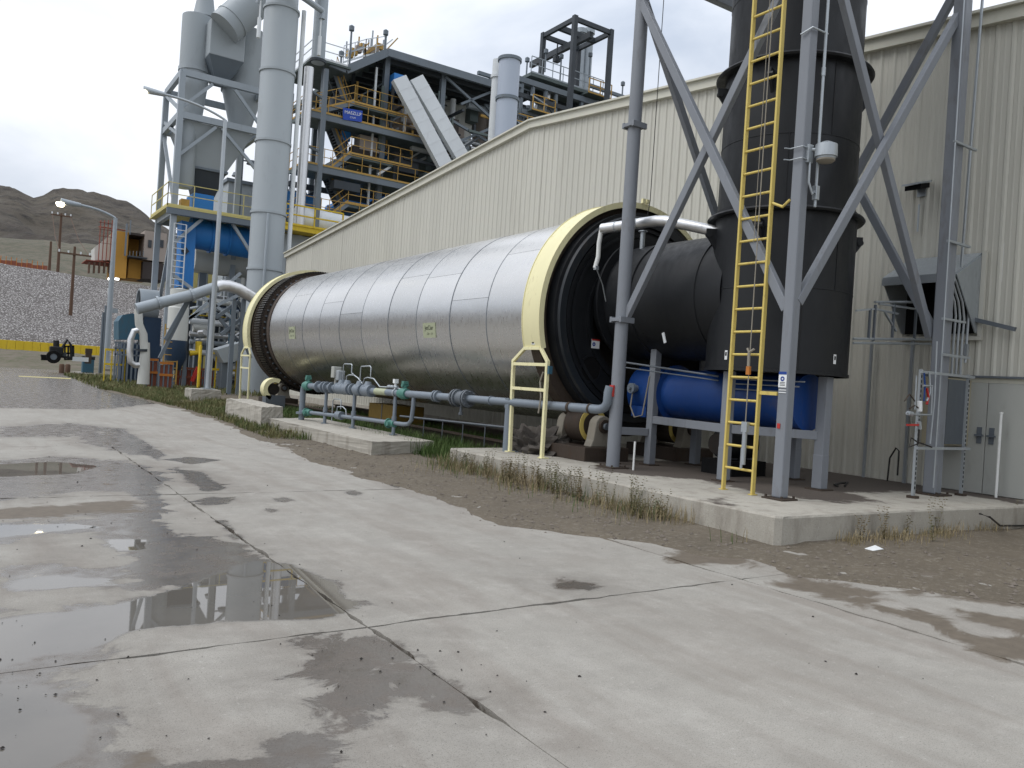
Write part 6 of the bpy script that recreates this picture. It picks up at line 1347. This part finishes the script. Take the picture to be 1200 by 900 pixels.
# dirt berm in front
def berm(P_): x, y = P_[:,0], P_[:,1]; k = np.clip((y-89)/8,0,1); return terr(P_)-.25+k*(.25+1.0*np.exp(-((y-106)/6.0)**2)+(vnoise(P_,.25,3,4)-.4)*.9)
struct(grid_mesh('dirt_berm', np.linspace(-70,14,120), np.linspace(88,121,60), berm, 'scrub_ground'))
# utility poles
def upole(px, pt, pbt, y_, cross, label, lean=0):
    f_ = oy(px,pbt,y_); t_ = oy(px+(pbt-pt)*math.tan(ROLL),pt,y_); x = f_.x
    up_ = thing('utility_pole',(x,y_,f_.z),label,'utility pole','utility poles on the bank'); m = MB(); m.tube((x,y_,f_.z-.8),(x+lean,y_,t_.z),.24,.16,n=10); m.build('pole','wood_pole',up_,True)
    if cross: m = MB(); z_ = t_.z-cross[1]; m.bar((x-cross[0]/2,y_-.2,z_),(x+cross[0]/2,y_-.2,z_),.18,.22); ca = m.build('crossarm','wood_pole',up_); m = MB(); [m.tube((x+s*cross[0]*.45,y_-.2,z_+.1),(x+s*cross[0]*.45,y_-.2,z_+.45),.1,n=8) for s in (-1,-.4,.4,1)]; m.build('insulators','white_far',ca)
    return V((x,y_,t_.z))
q1 = upole(83,289,363,128,(4.2,1.1),'brown wooden utility pole with crossarm standing low on the rock slope')
q2 = upole(68,250,313,152,(3.0,.4),'taller of the two thin wooden poles on top of the bank')
q3 = upole(58,283,312,156,None,'shorter bare wooden pole on top of the bank')
m = MB()
for dx in (-1.3,1.3): m.pipe([q2+V((dx,0,-.3)), q2.lerp(q1,.5)+V((dx*1.2,0,-1.5)), q1+V((dx*1.4,0,-1.0))],.05,5)
tag(m.build('power_lines','wood_pole'),'sagging wires strung between the wooden poles on the bank','wires')
# light mast with paired floodlights and windsock in front of the slope
ms = thing('floodlight_mast',(oy(131,440,100).x,100,1),'slim mast with two floodlights standing before the rock embankment','light mast'); f_ = oy(124,430,100); t_ = oy(131,320,100); m = MB(); m.tube((f_.x+.1,100,.5),(f_.x+.1,100,t_.z),.2,.14,n=10); m.build('mast','galv_far',ms,True)
for px_ in (129,137): c = oy(px_,327,99.7); m = MB(); m.box(c,.4,.3,.22); m.build('floodlight','lamp_white',ms)
c = oy(132,364,99.6); m = MB(); m.box(c,1.0,.5,.5); m.build('junction_box','galv_far',ms)
m = MB(); a = oy(129,338,99.7); m.tube(a,a+V((-.05,0,-1.9)),.25,.09,n=10); m.build('windsock','white_far',ms,True)
for px_, pt in ((121,366),(124,358)): a = oy(px_,pt,90); m = MB(); m.tube((a.x,90,0),(a.x,90,a.z),.1,n=8); tag(m.build('steel_post','frame_far'),'thin dark steel post left of the distant mast' if px_ == 121 else 'taller thin dark steel post beside the distant mast','post','thin posts before the embankment')
# ochre building on the bank
YO = 175.0
ob = thing('ochre_building',(oy(150,320,YO).x,YO,14),'ochre and taupe plant building on top of the embankment','building')
def blk(px0,px1,py0,py1,y0,y1,mt,nm,zlo=None):
    p0, p1 = oy(px0,py0,y0), oy(px1,py0,y0); zb_ = oy((px0+px1)/2,py1,y0).z if zlo is None else zlo; m = MB(); m.mm(p0.x,p1.x,y0,y1,zb_,p0.z); return m.build(nm,mt,ob)
blk(135,151,270,326,YO,YO+8,'ochre','wall'); blk(151,171,276,305,YO+6,YO+12,'ochre','wall'); blk(151,176,302,327,YO+2,YO+10,'ochre','wall'); blk(170,196,270,306,YO-.5,YO+9,'taupe','wall'); blk(152,172,272,276,YO-.4,YO+7,'far_dark','canopy'); blk(168,196,306,328,YO-.3,YO+8,'far_dark','lower_wall')
a = [oy(x,y,YO+3) for x,y in ((111,290),(132,273),(133,305),(111,305))]; m = MB(); m.plate(a,(0,6,0)); m.build('side_wall','vessel_light',ob)
for px_ in (174,181,188): blk(px_,px_+4,281,290,YO-.7,YO-.45,'glass_dark','window')
blk(150,173,299,302,YO-1.5,YO+6,'frame_dark','balcony')
for k in range(5): blk(152+k*4,152.6+k*4,294,300,YO-1.4,YO-1.2,'frame_far','balustrade')
blk(101,135,304,307,YO,YO+8,'brick_red','shed_roof'); 
for k in range(5): blk(104+k*6,106+k*6,307,320,YO,YO+1,'wood_pole','shed_post')
for k in range(4): blk(118+k*4.5,118.8+k*4.5,258,306,YO-2,YO-1.5,'brick_red','scaffold_post')
for k in range(4): blk(116,135,260+k*8,261.2+k*8,YO-2.1,YO-1.6,'brick_red','scaffold_rail')
blk(148,150,262,300,YO-1,YO-.6,'frame_far','mast'); blk(153,154,258,275,YO-1,YO-.6,'frame_far','mast'); blk(116,150,265,268,YO+1,YO+2,'brick_red','scaffold_deck')
# orange mesh fence on top of the bank
of = thing('orange_fence',(oy(20,305,150).x,150,15),'orange plastic mesh fence along the top of the bank','fence'); yo = 150.0
for k in range(14):
    p0, p1 = oy(-30+k*6.2,302,yo), oy(-30+(k+1)*6.2,302,yo); zb_ = float(emb(np.array([[p0.x,yo]]))[0]); m = MB(); m.mm(p0.x,p1.x-.05,yo,yo+.06,zb_+.1,zb_+.8+.1*math.sin(k*2.1)); m.build('mesh_panel','fence_orange',of); m = MB(); m.tube((p0.x,yo-.1,zb_-.3),(p0.x,yo-.1,zb_+1.4),.05,n=6); m.build('fence_post','orange',of)
# ================================================================== PUMP TRAILER AT THE ROAD END
yt = 84.0
def K(px,py,y=None): return oy(px,py,yt if y is None else y)
pt_ = thing('pump_trailer',(K(70,424).x,yt,0),'dark trailer-mounted pump with exhaust and boom at the far road end','pump trailer')
zg = max(0,K(62,424).z); 
m = MB(); m.box(K(66,411),1.1,.9,.8); m.build('engine_block','black_steel',pt_,bevel=.1); m = MB(); m.box(K(71,415),.9,.7,.35); m.tube(K(60,412),K(70,413),.16,n=10); m.build('pump_body','frame_dark',pt_); m = MB(); m.tube(K(66,409),K(66,399),.25,n=12); m.build('exhaust','black_steel',pt_,True)
m = MB(); a = K(62,424); m.bar((a.x-1,yt,zg+.5),(a.x+3.4,yt,zg+.5),.3,.2); m.build('chassis','black_steel',pt_)
for px_ in (62,):
    c = K(px_,418); m = MB(); m.lathe([(.28,-.12),(.55,-.12),(.6,-.06),(.6,.06),(.55,.12),(.28,.12)],c+V((0,-.7,0)),'Y',24,close=True); w_ = m.build('wheel','black_matte',pt_,True); m = MB(); m.lathe([(0,-.08),(.28,-.08),(.28,.08),(0,.08)],c+V((0,-.7,0)),'Y',20); m.build('rim','frame_far',w_,True)
m = MB(); m.pipe([K(72,409),K(79,398),K(83,404),K(84,420)],.12,8); m.build('boom','black_steel',pt_,True)
for px_ in (76,80,84,86): a = K(px_,405); b = K(px_,422); m = MB(); m.bar(a,b,.15); m.build('frame_post','black_steel',pt_)
for py_ in (406,414,421): m = MB(); m.bar(K(75,py_),K(87,py_),.15); m.build('frame_rail','black_steel',pt_)
m = MB(); m.box(K(52,419),.5,.5,.5); m.build('hitch','black_matte',pt_)
m = MB(); c = K(94,421); m.box(c,1.3,.7,.4); tag(m.build('white_crate','white_far'),'white crate lying beside the pump trailer','crate'); m = MB(); c = K(104,411); m.bar(c,c-V((0,0,1.2)),.5); m.box(c,.55,.55,.4); tag(m.build('hydrant','rust_steel'),'small brown hydrant standing right of the pump trailer','hydrant')
for px_, py_ in ((72,434),(79,434)): c = oz(px_,py_+3); m = MB(); m.lathe([(0,0),(.22,0),(.22,.7),(.15,.8),(0,.8)],c,'Z',14); tag(m.build('short_bollard','wood_pole',None,True),('left' if px_ == 72 else 'right')+' of two short brown posts at the far road edge','post','short brown posts')
pls = thing('pallet_stack',(oz(138,428).x,oz(138,428).y,0),'low stack of grey pallets left of the elbow pipe','pallets'); c = V((oz(140,434).x,62,0))
for k in range(4): m = MB(); m.mm(c.x-1.1,c.x+1.3,61.5,63.4,.05+k*.28,.24+k*.28); m.build('pallet','frame_dark' if k % 2 else 'taupe',pls)
# painted yellow line across the road end
p0, p1 = oz(20,441), oz(82,444); m = MB(); m.plate([oz(22,440.5,.006),oz(83,443.2,.006),oz(83,444.1,.006),oz(22,441.2,.006)],(0,0,.003)); o = m.build('road_marking','yellow_pale_far'); struct(o)
